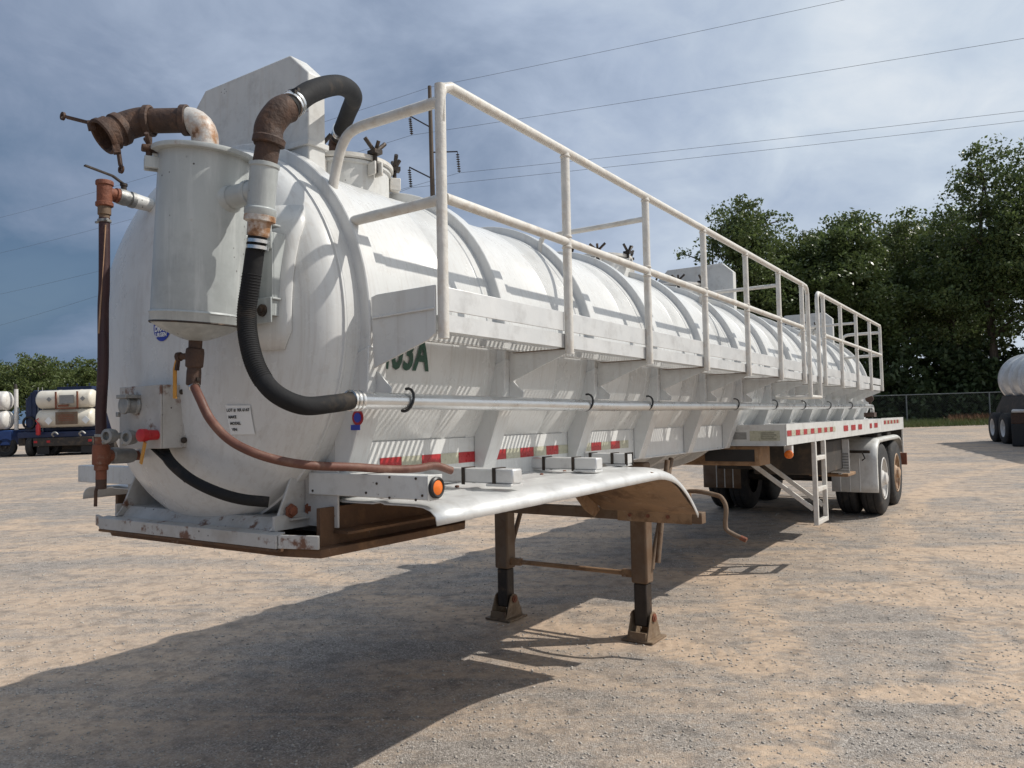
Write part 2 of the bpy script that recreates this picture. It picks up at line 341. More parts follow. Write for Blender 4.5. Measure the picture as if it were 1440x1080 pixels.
# shell with slightly raised pads beside each ring
prof = []
y = -.08; prof.append((RT, y))
for k in range(NR):
    yk = PITCH_R*k
    for rr_, yy in ((RT, yk-.075), (RT+.005, yk-.07), (RT+.005, yk+.20), (RT, yk+.205)):
        if -.08 < yy < L_END+.05: prof.append((rr_, yy))
    ym = yk + .60
    if k < NR-1: prof += [(RT, ym), (RT+.003, ym+.006), (RT, ym+.012)]
prof.append((RT, L_END+.08))
tank = obj('tank', MB().lathe(prof, (0,0,ZC), (0,1,0), 96, caps=False), M['white'], T)
hp = [(.0005, head_y(0))] + [(RT*k/22., head_y(RT*k/22.)) for k in range(1, 20)] + [(RT*x, head_y(RT*x)) for x in (.93,.96,.98,.99,1.0)]
obj('front_head', MB().lathe(hp, (0,0,ZC), (0,1,0), 96, caps=False), M['white'], tank)
hp2 = [(r, L_END-head_y(r)) for r, d in hp]
obj('rear_head', MB().lathe(hp2, (0,0,ZC), (0,1,0), 64, caps=False), M['white'], tank)
obj('head_seam', MB().lathe([(RT-.002,-.088),(RT+.007,-.085),(RT+.007,-.075),(RT-.002,-.072)], (0,0,ZC), (0,1,0), 96, loop=True), M['white'], tank)
ring_me = MB().lathe([(RT-.01,0),(RR-.004,0),(RR,.004),(RR,.076),(RR-.004,.08),(RT-.01,.08)], (0,0,0), (0,1,0), 96, loop=True).mesh('stiffening_ring')
for k in range(NR): obj('stiffening_ring', ring_me, M['white'], tank, loc=(0, PITCH_R*k, ZC))
# straight ribs from the rings down to the frame rails
def rib_poly(sgn):
    pts = [(.902, 1.79), (.893, 1.62), (.872, 1.55), (.755, 1.245), (.735, 1.19), (.7015, 1.19), (.7015, 1.398)]
    for a in (-34, -30, -24, -18, -8): pts.append(((RT+.002)*math.cos(R(a)), ZC+(RT+.002)*math.sin(R(a))))
    return [(sgn*x, z) for x, z in pts]
for sgn in (1, -1):
    me = MB().prism(rib_poly(sgn), 'y', -.008, .098).mesh('support_rib')
    for k in range(NR): obj('support_rib', me, M['white'], tank, bevel=.004, loc=(0, PITCH_R*k, 0))
# lettering and decals lying on the shell
def wrap_text(txt, size, y0, z0, material, bold, lift, name):
    v, f = text_mesh(txt, size, bold); b = MB(); vs = []
    for x, yy, _ in v:
        th = (z0+yy-ZC)/RT
        vs.append(((RT+lift)*math.cos(th), y0+x*.74, ZC+(RT+lift)*math.sin(th)))
    b.add(vs, f); return obj(name, b, material, tank)
wrap_text('403A', .20, .115, 1.715, M['green'], .006, .006, 'number_lettering')
def disc_on_head(px, py, r, name, material, lift, inner=0.0):
    c = on_head(px, py); b = MB(); vs = []; n = 40
    for k in range(n):
        for q in ((inner, r) if inner else (r*.0, r*.5, r)):
            a = 2*math.pi*k/n; x = c.x+q*math.cos(a); z = c.z+q*math.sin(a); vs.append((x, head_y(math.hypot(x, z-ZC))-lift, z))
    m = 2 if inner else 3; fs = []
    for k in range(n):
        for j in range(m-1):
            a, b2 = k*m+j, ((k+1) % n)*m+j; fs.append((a, b2, b2+1, a+1))
    b.add(vs, fs); return obj(name, b, material, tank)
def text_on_head(txt, size, c, material, name, lift=.004, bold=0., dx=0., dz=0., tilt=0.):
    v, f = text_mesh(txt, size, bold); b = MB(); vs = []
    for x, yy, _ in v:
        X, Z = c[0]+dx+x, c[1]+dz+yy+x*tilt; vs.append((X, head_y(math.hypot(X, Z-ZC))-lift, Z))
    return obj(name, b.add(vs, f), material, tank)
dc = on_head(228, 459)
disc_on_head(228, 459, .064, 'round_decal', M['bluefilm'], .003)
text_on_head('DRAG', .034, (dc.x, dc.z), M['paper'], 'decal_lettering', .006, .0015, -.052, -.020)
text_on_head('URGEN', .025, (dc.x, dc.z), M['paper'], 'decal_lettering', .006, .001, -.045, -.044)
# paper tag on the head
q0, q1, q2, q3 = (on_head(*p, .004) for p in ((317,570),(352,570),(359,611),(325,611)))
tagm = MB(); grid = []
for j in range(5):
    for i in range(5):
        a = q0.lerp(q1, i/4); b_ = q3.lerp(q2, i/4); p_ = a.lerp(b_, j/4); grid.append((p_.x, head_y(math.hypot(p_.x, p_.z-ZC))-.005, p_.z))
tagm.add(grid, [(j*5+i, j*5+i+1, (j+1)*5+i+1, (j+1)*5+i) for j in range(4) for i in range(4)])
obj('paper_tag', tagm, M['paper'], tank)
tw = q1.x-q0.x; th_ = q0.z-q3.z
for s_, fx, fz, sz in (('LOT #', .05, .12, .017), ('RR 6167', .50, .12, .017), ('MAKE', .09, .35, .016), ('MODEL', .13, .57, .016), ('VIN', .17, .78, .016)):
    text_on_head(s_, sz, (q0.x+tw*fx, q0.z-th_*fz-.012), M['ink'], 'tag_lettering', .0075, .0006)
# logo sticker on the first rib
lg = Vector((.79, -.0125, 1.45))
b = MB(); b.lathe([(.0005,0),(.032,0)], (.842,-.011,1.505), (0,-1,0), 24, caps=False); obj('rib_decal', b, M['redtape'], tank)
b = MB(); b.lathe([(.0005,0),(.020,0)], (.842,-.0135,1.505), (0,-1,0), 24, caps=False); obj('rib_decal', b, M['bluefilm'], tank)
b = MB(); b.box((.805,-.014,1.455),(.855,-.011,1.476)); obj('rib_decal', b, M['bluefilm'], tank)

# splash boxes on the tank's top
def splash_box(y0):
    poly = [(-.44, 2.60), (-.44, 3.07), (-.32, 3.18), (.32, 3.18), (.44, 3.07), (.44, 2.60)]
    o = obj('splash_box', MB().prism(poly, 'y', y0, y0+.10), M['white2'], T, bevel=.006)
    obj('weld_lip', MB().prism([(-.452,2.735),(-.452,2.76),(.452,2.76),(.452,2.735)], 'y', y0-.012, y0+.112), M['white2'], o, bevel=.003)
for y0 in (.10, 6.10, 11.25): splash_box(y0)
# manways with lids and T bolts
def manway(y0, full=True):
    o = obj('manway', MB().lathe([(.25,2.60),(.25,2.835),(.262,2.84),(.262,2.855),(.245,2.855)], (0,y0,0), (0,0,1), 40), M['white2'], T)
    obj('lid', MB().lathe([(.27,2.859),(.275,2.865),(.275,2.885),(.24,2.895),(.10,2.91),(.0005,2.914)], (0,y0,0), (0,0,1), 40), M['rail'], o)
    for k in range(6):
        a = R(-8+60*k); cx_, cy_ = .285*math.cos(a), y0+.285*math.sin(a); u = Vector((math.cos(a), math.sin(a), 0)); w = Vector((-u.y, u.x, 0))
        for sg in (-1, 1): obj('bolt_lug', MB().bar(Vector((cx_,cy_,2.81))+w*.022*sg-u*.03, Vector((cx_,cy_,2.81))+w*.022*sg+u*.03, .012, .07), M['rail'], o, bevel=.004)
        b = MB(); b.tube([(cx_,cy_,2.79),(cx_,cy_,2.91)], .011, 8); c0 = Vector((cx_,cy_,2.90))
        b.bar(c0-u*.035, c0+u*.03, .05, .022)
        for sg in (-1, 1): b.tube([c0, c0+w*.066*sg+Vector((0,0,.062))], .011, 8)
        b.tube([c0, c0+u*.03+Vector((0,0,.055))], .010, 8)
        obj('wing_nut', b, M['blackgrease'], o)
    return o
for y0 in (.73, 3.80, 5.60, 10.80): manway(y0)

# ------------------------------------------------ walkway, grating, guard rail
XP = 1.255
wk = obj('walkway', MB().prism([(1.236,1.826),(1.236,1.892),(1.229,1.892),(1.229,1.833),(1.19,1.833),(1.19,1.826)], 'y', .045, 10.50), M['alum'], T)
obj('inner_beam', MB().prism([(.915,1.83),(.915,1.888),(.921,1.888),(.921,1.836),(.95,1.836),(.95,1.83)], 'y', .085, 10.5), M['alum'], wk)
gr = MB(); pitch = .0345
for k in range(int((PITCH_R-.03)/pitch)):
    y = .02+k*pitch; gr.box((.925, y, 1.868), (1.226, y+.006, 1.890))
for x in (.99, 1.075, 1.16): gr.box((x-.004, .015, 1.8905), (x+.004, PITCH_R-.015, 1.8945))
grm = gr.mesh('grating_panel'); posts_y = [.03+PITCH_R*k for k in range(6)]
for k in range(11): obj('grating_panel', grm, M['alum'], wk, loc=(0, .03+.95*k, 0), kind='stuff')
for k in range(11):
    if k == 6: continue
    b = MB(); b.box((1.238,.035+.95*k,1.904),(1.244,.03+.95*k+.93,1.996)); o = obj('toe_board', b, M['alum'], wk, bevel=.002)
brk = MB().prism([(.905,1.985),(.935,1.993),(1.234,1.998),(1.234,1.815),(1.20,1.792),(.915,1.70)], 'y', -.006, .004)
brk.prism([(.915,1.895),(.915,1.903),(1.232,1.913),(1.232,1.905)], 'y', -.013, -.0065)
obj('end_bracket', brk, M['white'], wk, bevel=.002, loc=(0,.012,0))
bme = MB().prism([(.90,1.824),(1.228,1.824),(1.228,1.80),(.90,1.675)], 'y', -.005, .005).mesh('support_bracket')
for k in range(1, 12): obj('support_bracket', bme, M['white'], wk, loc=(0, PITCH_R*k+.04 if k < 11 else 10.47, 0))
for k in range(1, 11): obj('cross_tie', MB().bar((.93, .03+.95*k+.02, 1.8215), (1.225, .03+.95*k+.02, 1.8215), .04, .004), M['leg'], wk)
# guard rail
ZT, ZM = 2.78, 2.335
gl = MB(); r0 = .0215
top1 = [(XP, .03, 2.62), (XP, .03, ZT-.06), (XP, .045, ZT-.02), (XP, .09, ZT)] + [(XP, y, ZT) for y in (2.9, 5.70)] + [(XP, 5.82, ZT-.005), (XP, 5.865, ZT-.03), (XP, 5.885, ZT-.08), (XP, 5.888, 1.655)]
gl.tube(top1, r0, 12)
rail = obj('guard_rail', gl, M['rail'], T)
gl = MB(); gl.tube([(XP, 6.318, 1.655), (XP, 6.318, ZT-.08), (XP, 6.335, ZT-.03), (XP, 6.38, ZT-.003), (XP, 6.5, ZT), (XP, 8.5, ZT+.01), (XP, 10.44, ZT+.02), (XP, 10.475, ZT), (XP, 10.48, ZT-.05), (XP, 10.48, 1.82)], r0, 12)
obj('top_rail', gl, M['rail'], rail)
obj('mid_rail', MB().tube([(XP,.05,ZM),(XP,5.63,ZM+.01)], r0*.95, 12), M['rail'], rail)
obj('mid_rail', MB().tube([(XP,6.62,ZM+.01),(XP,10.47,ZM+.025)], r0*.95, 12), M['rail'], rail)
obj('ladder_rung', MB().tube([(XP,5.888,1.665),(XP,6.318,1.665)], .018, 10), M['rail'], rail)
obj('ladder_standoff', MB().tube([(XP,5.888,1.665),(.93,5.80,1.66)], .016, 10), M['rail'], rail)
obj('ladder_standoff', MB().tube([(XP,6.318,1.665),(.93,6.318,1.66)], .016, 10), M['rail'], rail)
pm = MB().tube([(0,0,1.795),(0,0,ZT-.01)], r0, 12).mesh('rail_post')
for y in (.03,.985,1.925,2.885,3.84,4.80,5.65,6.60,7.52,8.52,9.54): obj('rail_post', pm, M['rail'], rail, loc=(XP, y, 0))
wc = MB().lathe([(.0212,-.007),(.0255,-.003),(.0255,.003),(.0212,.007)], (0,0,0), (0,0,1), 14, loop=True).mesh('weld_collar')
for y in (.985,1.925,2.885,3.84,4.80,5.65,6.60,7.52,8.52,9.54):
    for z in (ZM-.026, ZM+.026, ZT-.026): obj('weld_collar', wc, M['rail'], rail, loc=(XP, y, z))
# pipes across to the tank
obj('cross_rail', MB().tube(smooth_path([(XP,.03,2.705),(.98,.03,2.705),(.80,.03,2.70),(.73,.03,2.655),(.69,.03,2.56),(.665,.03,2.47)], 5), r0, 12), M['rail'], rail)
obj('cross_rail', MB().tube([(XP,.03,2.325),(.80,.03,2.318),(.765,.03,2.31)], r0, 12), M['rail'], rail)
for y in (1.925, 4.80): obj('cross_rail', MB().tube(smooth_path([(XP,y,2.647),(.95,y,2.645),(.62,y,2.645),(.54,y,2.63),(.52,y,2.52)], 4), .0165, 10), M['rail'], rail)
obj('cross_rail', MB().tube([(XP,8.52,2.66),(.60,8.52,2.655),(.53,8.52,2.55)], .0165, 10), M['rail'], rail)
obj('cross_rail', MB().tube(smooth_path([(XP,10.48,2.70),(.90,10.48,2.70),(.78,10.48,2.69),(.73,10.48,2.63),(.71,10.48,2.35)], 5), r0, 10), M['rail'], rail)
obj('cross_rail', MB().tube([(XP,10.48,2.36),(.74,10.48,2.35)], r0, 10), M['rail'], rail)

# ------------------------------------------------ side pipe with straps
XC = 1.0
pipe = obj('side_pipe', MB().tube([(XC,-.17,1.567),(XC,2.0,1.558),(XC,6.0,1.575),(XC,10.95,1.60),(XC,11.10,1.597),(XC,11.16,1.56),(XC,11.17,1.44)], .032, 20), M['galv'], T)
for y in (.10, 1.62, 2.45, 4.25, 5.45, 6.6, 7.9, 9.3):
    z = 1.567+ (y*.003)
    b = MB(); pts = [(XC+.040*math.cos(a), y+.012*math.sin(a), z+.005+.046*math.sin(a)) for a in [R(-110+24*k) for k in range(10)]]
    b.tube(pts, .006, 6); obj('rubber_strap', b, M['black'], pipe)
for k in range(NR-1):
    y = PITCH_R*k+.045; z = 1.60+.003*y
    b = MB(); b.prism([(.87,z+.10),(.90,z+.09),(.975,z+.02),(.97,z-.005),(.87,z-.005)], 'y', y-.004, y+.004); obj('pipe_hanger', b, M['white'], pipe)
b = MB()
for k in range(3): b.lathe([(.034,0),(.040,.002),(.040,.012),(.034,.014)], (XC,-.21+.02*k,1.5665), (0,1,0), 20, loop=False, caps=False)
obj('hose_clamp', b, M['steel'], pipe)
b = MB(); b.box((.90,11.0,1.43),(1.05,11.22,1.50)); b.lathe([(.06,0),(.06,.05),(.035,.06)], (.98,11.1,1.72), (0,-1,0), 16); b.tube([(.98,11.1,1.6),(.98,11.1,1.72)], .02, 8)
obj('rear_valve', b, M['rustpipe'], pipe, bevel=.004)

# ------------------------------------------------ filter canister on the front head
ax_t = at(288.5, 221, y=-.52); ax_b = at(277, 442, y=-.52)
axis = (ax_t-ax_b); CL = axis.length; axd = axis.normalized(); rc = .158
can = obj('filter_canister', MB().lathe([(rc,0),(rc,CL-.012)], ax_b, axd, 56, caps=False), M['canister'], T)
obj('lower_band', MB().lathe([(rc+.001,-.040),(rc+.003,-.036),(rc+.003,-.008),(rc+.006,-.004),(rc+.001,.003)], ax_b, axd, 56, caps=False), M['canister'], can)
obj('cone_bottom', MB().lathe([(.028,-.098),(.05,-.092),(.10,-.072),(.135,-.054),(rc-.006,-.042),(rc+.001,-.038)], ax_b, axd, 56), M['canister'], can)
obj('black_seam', MB().lathe([(rc+.001,-.042),(rc+.0045,-.039),(rc+.0035,-.035)], ax_b, axd, 56, caps=False), M['blackgrease'], can)
obj('lid', MB().lathe([(rc,-.012),(rc+.026,-.010),(rc+.028,-.002),(rc+.026,.006),(rc-.01,.012),(.0005,.014)], ax_t, axd, 56), M['canister'], can)
def cl(px, py, y): return at(px, py, y=y)
# lid clamps: an eye bolt with a hinged nut at each end
def lid_clamp(ang):
    u = Vector((math.cos(ang), math.sin(ang), 0)); w = Vector((-u.y, u.x, 0)); p0 = ax_t + u*(rc+.03)
    o = obj('lid_clamp', MB().bar(p0-u*.035+Vector((0,0,.004)), p0+u*.025+Vector((0,0,.004)), .045, .018), M['rustpipe'], can, bevel=.005)
    for sg in (-1, 1): obj('clamp_lug', MB().bar(p0+w*.019*sg-u*.035+Vector((0,0,-.05)), p0+w*.019*sg+u*.016+Vector((0,0,-.05)), .008, .045), M['canister'], can, bevel=.004)
    b = MB(); b.tube([p0+Vector((0,0,-.06)), p0+Vector((0,0,.045))], .011, 8)
    for sg in (-1, 1): b.tube([p0+Vector((0,0,.02)), p0+w*.032*sg+u*.01+Vector((0,0,.048))], .008, 8)
    obj('wing_nut', b, M['rustpipe'], can)
for a in (-118, 110): lid_clamp(R(a))
# outlet elbow on the lid
yv = ax_t.y; p0 = ax_t + Vector((0,0,.012)); zb = at(288, 170, y=yv).z
e = MB(); e.lathe([(.055,0),(.060,.004),(.060,.024),(.052,.028)], p0, (0,0,1), 28); rise = zb-p0.z-.075
dh = -VX
arc = [p0+Vector((0,0,.026)), p0+Vector((0,0,rise))] + [p0+dh*(.064*(1-math.cos(R(t))))+Vector((0,0,rise+.078*math.sin(R(t)))) for t in (15,30,45,60,75,90)]
e.tube(arc, .048, 28); elb = obj('outlet_elbow', e, M['rustwhite'], can)
p1 = arc[-1]; pe = p1 + dh*.132
b = MB(); b.lathe([(.050,-.005),(.056,-.002),(.056,.018),(.050,.022)], p1, dh, 28, caps=False)
b.tube([p1, pe], .0445, 28); b.lathe([(.048,-.002),(.057,.002),(.057,.020),(.048,.024)], pe, dh, 28, caps=False)
dv = (dh*.58 - VY*.58 + Vector((0,0,-.60))).normalized(); nv = -VY
arc = smooth_path([pe, pe+dh*.045+Vector((0,0,-.003)), pe+dh*.085+nv*.016+Vector((0,0,-.022)), pe+dh*.112+nv*.034+Vector((0,0,-.046))], 5)
b.tube(arc, .051, 28, caps=False)
pq = arc[-1]
b.lathe([(.053,-.03),(.060,-.02),(.060,.0),(.054,.004),(.054,.018),(.062,.024),(.062,.046),(.066,.050),(.066,.062),(.057,.066),(.052,.062),(.049,.02),(.047,-.04)], pq, dv, 32, caps=False)
obj('outlet_pipe', b, M['rustpipe'], can)
u = dv.cross(VY).normalized(); u = u if u.z > 0 else -u; pq2 = pq + dv*.05
for sg, ln in ((1, .10), (-1, .070)):
    s0 = pq2 + u*.064*sg
    dirn = (dh*.9+Vector((0,0,.25))) if sg > 0 else (dh*-.15+Vector((0,0,-1)))
    b = MB(); b.bar(s0-u*.01, s0+dv*.02, .03, .03); b.bar(s0, s0+dirn.normalized()*ln, .018, .009); b.lathe([(.008,-.004),(.015,-.004),(.015,.004),(.008,.004)], s0+dirn.normalized()*(ln+.012), (0,1,0), 14, loop=True)
    obj('cam_lever', b, M['rustpipe'], can)
# inlet: side pipe, tee, reducer, elbow, hose to the first manway
teeb, teet = at(366, 301, y=-.50), at(372, 233, y=-.50)
te = MB(); dt = (teet-teeb).normalized(); tl = (teet-teeb).length
te.lathe([(.0,-.008),(.052,-.008),(.055,0),(.055,.016),(.048,.022),(.048,tl-.01),(.052,tl-.006),(.052,tl+.006),(.04,tl+.01)], teeb, dt, 32)
ym = (teeb+teet)/2 + Vector((0,0,.0)); cen = ax_t.lerp(ax_b, .30); cen.z = ym.z - .005
te.tube([cen, ym], .041, 28); dd = (ym-cen).normalized(); te.lathe([(.042,0),(.046,.002),(.046,.018),(.042,.02)], cen+dd*((ym-cen).length-.075), dd, 28, caps=False)
te.lathe([(.058,0),(.048,.012),(.042,.022)], cen+dd*(rc-.012), dd, 28, caps=False)
obj('inlet_tee', te, M['canister'], can)
hA = [(383,172,-.49),(405,152,-.43),(440,128,-.27),(478,120,.0),(497,135,.26),(489,160,.50),(476,192,.66)]
hp_ = [at(a, b_, y=c) for a, b_, c in hA]
rp = MB(); base = teet + dt*.006; rp.tube([base, base.lerp(hp_[0], .45)], .0415, 26)
rp.lathe([(.044,0),(.056,.004),(.056,.024),(.050,.030)], base.lerp(hp_[0], .45), (hp_[0]-base).normalized(), 26, caps=False)
el = smooth_path([base.lerp(hp_[0], .48), base.lerp(hp_[0], .9)+Vector((-.012,0,.0)), hp_[0].lerp(hp_[1], .45)+Vector((0,0,.012)), hp_[1]], 6); rp.tube(el, .050, 26)
obj('inlet_elbow', rp, M['rustpipe'], can)
hose_path = smooth_path(hp_[1:], 10)
hose = obj('suction_hose', MB().tube(hose_path, .0405, 26), M['rubber'], T)
def clamp_bands(p, d, r, parent, n=2, gap=.022, material='steel'):
    for k in range(n):
        b = MB(); b.lathe([(r-.002,0),(r+.004,.001),(r+.004,.013),(r-.002,.014)], p+d*(gap*k), d, 28, loop=True); o = obj('hose_clamp', b, M[material], parent)
    b = MB(); q = p+d*(gap*.5)
    for k in range(n): b.bar(q+d*(gap*(k-.5))+Vector((-.02,0,r+.008)), q+d*(gap*(k-.5))+Vector((.03,0,r+.004)), .012, .012)
    obj('clamp_bolt', b, M['blackgrease'], parent)
d0 = (hose_path[2]-hose_path[0]).normalized(); clamp_bands(hose_path[1], d0, .042, hose)
d1 = (hose_path[-1]-hose_path[-4]).normalized(); clamp_bands(hose_path[-4], d1, .042, hose)
pE = hose_path[-1]; b = MB(); b.tube([pE-d1*.03, pE+d1*.05, (pE.x+d1.x*.06, pE.y+.02, 2.98), (pE.x+d1.x*.06, pE.y+.022, 2.88)], .039, 24); b.lathe([(.045,0),(.052,.004),(.052,.028),(.045,.032)], (pE.x+d1.x*.06, pE.y+.022, 2.90), (0,0,1), 24)
obj('hose_fitting', b, M['rustpipe'], hose)
# hose from the tee down and round to the side pipe
hb = [teeb+Vector((0,0,-.03)), at(360,345,y=-.50), at(353,395,y=-.505), at(347,440,y=-.51), at(350,480,y=-.52), at(362,520,y=-.525), at(386,552,y=-.51), at(425,570,y=-.44), at(465,568,y=-.32), Vector((XC,-.19,1.567))]
hbp = smooth_path(hb, 12); rr_ = []
for i, p in enumerate(hbp): rr_.append(.0325)
hose2 = obj('pressure_hose', MB().tube(hbp, rr_, 24), M['rubber'], T)
b = MB()
for i in range(22, 66, 1):
    d = (hbp[min(i+1, len(hbp)-1)]-hbp[i-1]).normalized(); b.lathe([(.031,-.003),(.0345,0),(.031,.003)], hbp[i], d, 20, caps=False)
obj('hose_corrugation', b, M['rubber'], hose2)
b = MB(); b.lathe([(.045,.0),(.054,-.008),(.054,-.026),(.040,-.032),(.037,-.075),(.032,-.08)], teeb, dt, 26); obj('tee_nipple', b, M['rustwhite'], can)
clamp_bands(teeb-dt*.125, dt, .0345, hose2)
# bracket that carries the canister: pad, channel and two clips on the head
pq_ = on_head(402, 385, .0); bx, bz0, bz1 = pq_.x, at(388, 458, y=pq_.y).z, at(388, 322, y=pq_.y).z
pad = MB(); n = 9; vs = []; xs0, xs1 = bx-.16, bx+.035
for j in range(n):
    for i in range(6):
        X = xs0+(xs1-xs0)*i/5; Z = bz0-.10+(bz1-bz0+.20)*j/(n-1)
        if j in (0, n-1) and i in (0, 5): X = X+(.03 if i == 0 else -.03)
        vs.append((X, head_y(min(RT-.002, math.hypot(X, Z-ZC)))-.007, Z))
pad.add(vs, [(j*6+i, j*6+i+1, (j+1)*6+i+1, (j+1)*6+i) for j in range(n-1) for i in range(5)])
obj('bracket_pad', pad, M['white'], can, solid=.014)
yb = head_y(math.hypot(bx, 2.05-ZC)) - .012
b = MB(); b.box((bx-.085, yb-.045, bz0+.03), (bx-.008, yb-.037, bz1-.03)); b.box((bx-.085, yb-.0365, bz0+.03), (bx-.078, yb+.02, bz1-.03)); b.box((bx-.015, yb-.0365, bz0+.03), (bx-.008, yb+.02, bz1-.03)); obj('bracket_channel', b, M['canister'], can, bevel=.002)
for z0, z1 in ((bz1-.10, bz1), (bz0, bz0+.10)):
    b = MB(); b.box((bx-.20, yb-.062, z0), (bx+.004, yb-.054, z1)); obj('bracket_clip', b, M['canister'], can, bevel=.003)
    b = MB(); b.box((bx-.20, yb-.0535, z1-.008), (bx+.004, yb-.012, z1)); obj('clip_flange', b, M['canister'], can, bevel=.002)
    b = MB(); b.lathe([(.024,0),(.024,.010),(.013,.012),(.013,.020)], (bx-.040, yb-.062, (z0+z1)/2), (0,-1,0), 14); obj('clip_bolt', b, M['blackgrease'], can)
b = MB(); b.box((ax_b.x-.03, ax_b.y+rc-.02, bz0+.05), (ax_b.x+.05, yb+.02, bz1-.04)); obj('bracket_arm', b, M['canister'], can, bevel=.004)
# drain valve under the canister and the red hose
dvp = ax_b - axd*.094; vz = at(272, 525, y=-.52)
b = MB(); b.lathe([(.024,0),(.024,-.03),(.031,-.034),(.033,-.05),(.031,-.10),(.024,-.105),(.026,-.12),(.026,-.165),(.022,-.17)], dvp, axd, 20); drain = obj('drain_valve', b, M['rustpipe'], can)
vb = dvp-axd*.06; b = MB(); b.lathe([(.012,0),(.012,.028),(.017,.03),(.017,.045)], vb+Vector((-.03,-.01,0)), (-.95,-.3,0), 12)
h0 = vb+Vector((-.072,-.02,0)); b.bar(h0, h0+Vector((-.01,0,-.05)), .012, .012, (0,1,0)); obj('valve_stem', b, M['rustpipe'], can)
b = MB(); b.tube([h0+Vector((.0,0,.005)), h0+Vector((-.022,0,-.045)), h0+Vector((-.022,0,-.155))], .0075, 8); obj('valve_handle', b, M['yellow'], can)
hr = [dvp-axd*.165, at(281,560,y=-.53), at(296,590,y=-.52), at(322,618,y=-.49), at(358,637,y=-.44), at(400,649,y=-.36), at(445,655,y=-.26), at(500,657,y=-.10), at(548,660,y=.05), at(585,659,y=.16), at(612,655,y=.28), at(635,662,y=.36)]
rh = obj('drain_hose', MB().tube(smooth_path(hr, 10), .0165, 18), M['redhose'], T)
dd = (hr[1]-hr[0]).normalized(); clamp_bands(hr[0]+dd*.004, dd, .0165, rh, 1)

# ------------------------------------------------ vent line at the far side of the head: valve, tee, long hanging hose, lower valve
v0 = at(147, 270, y=-.46); vx, vy = v0.x, v0.y
st = on_head(212, 289); st = Vector((st.x, head_y(math.hypot(st.x, st.z-ZC)), st.z))
b = MB(); b.lathe([(.022,.0),(.03,.004),(.034,.09),(.026,.094)], st, (v0-st).normalized(), 20); vent = obj('vent_nipple', b, M['white2'], T)
dd = (v0-st).normalized(); ln = (v0-st).length; b = MB(); b.lathe([(.026,.08),(.036,.082),(.036,.10),(.028,.102),(.028,.108),(.034,.112),(.036,.13),(.034,ln-.06),(.026,ln-.055)], st, dd, 20); obj('ball_valve', b, M['castgrey'], vent)
b = MB(); mp_ = st+dd*(ln-.085); b.lathe([(.012,.02),(.012,.05),(.016,.052),(.016,.062)], mp_, (0,0,1), 10); hs = mp_+Vector((0,0,.06)); b.bar(hs, hs+dd*.05+Vector((0,0,.022)), .016, .006); b.bar(hs+dd*.05+Vector((0,0,.022)), hs+dd*.17+Vector((0,0,.03)), .016, .006); obj('valve_handle', b, M['blackgrease'], vent)
b = MB(); b.lathe([(.034,.048),(.036,.044),(.036,.03),(.031,.027),(.031,-.045),(.036,-.048),(.036,-.062),(.030,-.066)], v0, (0,0,1), 22); b.tube([v0, v0-dd*.062], .026, 18); b.lathe([(.026,.045),(.032,.047),(.032,.06),(.026,.062)], v0, -dd, 18, caps=False); obj('pipe_tee', b, M['redrust'], vent)
b = MB(); b.lathe([(.027,-.064),(.027,-.10),(.022,-.102),(.022,-.13)], v0, (0,0,1), 20); obj('hose_barb', b, M['leg'], vent)
zb_ = at(141, 618, y=vy).z
hp2_ = smooth_path([(vx,vy,v0.z-.115),(vx+.002,vy,v0.z-.4),(vx-.005,vy,2.0),(vx+.004,vy-.004,1.75),(vx-.012,vy-.004,1.55),(vx-.014,vy,zb_)], 6)
vh = obj('hanging_hose', MB().tube(hp2_, .0225, 20), M['brownhose'], T)
b = MB(); b.lathe([(.0225,0),(.028,.002),(.028,.012),(.0225,.014)], (vx,vy,v0.z-.135), (0,0,1), 20, loop=True); b.bar((vx-.05,vy-.01,v0.z-.128),(vx+.045,vy-.01,v0.z-.128), .01, .008); obj('hose_clamp', b, M['castgrey'], vh)
b = MB(); b.bar((vx+.024,vy-.008,v0.z-.15),(vx+.004,vy-.024,v0.z-.62), .008, .003, (0,-1,0)); obj('strap', b, M['tanstrap'], vh)
b = MB(); b.lathe([(.0225,0),(.027,.002),(.027,.012),(.0225,.014)], (vx-.014,vy,zb_+.01), (0,0,1), 20, loop=True); obj('hose_clamp', b, M['castgrey'], vh)
c0 = Vector((vx-.014, vy, zb_)); b = MB(); b.lathe([(.026,.01),(.026,-.02),(.034,-.024),(.036,-.04),(.036,-.105),(.028,-.11),(.028,-.13),(.022,-.133),(.022,-.17),(.018,-.172)], c0, (0,0,1), 20)
lv = obj('lower_tee', b, M['redrust'], T); 
cT = c0+Vector((0,0,-.07)); tgt = at(205, 640, y=-.22); dd = (tgt-cT).normalized()
b = MB(); b.tube([cT, cT+dd*.05], .028, 16); b.tube([cT+dd*.17, cT+dd*.30], .022, 16); obj('nipple', b, M['redrust'], lv)
b = MB(); b.lathe([(.026,.045),(.034,.05),(.036,.065),(.034,.15),(.030,.17),(.024,.172)], cT, dd, 18); obj('ball_valve', b, M['castgrey'], lv)
b = MB(); b.lathe([(.018,-.165),(.022,-.168),(.022,-.21),(.016,-.212)], c0, (0,0,1), 14); b.tube([c0+Vector((-.006,-.012,-.20)), c0+Vector((-.016,-.014,-.22)), c0+Vector((-.018,-.014,-.285))], .007, 8); obj('drain_cock', b, M['rustpipe'], lv)
yh = at(204, 622, y=-.46); b = MB(); b.bar(yh, at(198, 652, y=-.455), .015, .006, (0,-1,0)); obj('valve_handle', b, M['yellow'], lv)

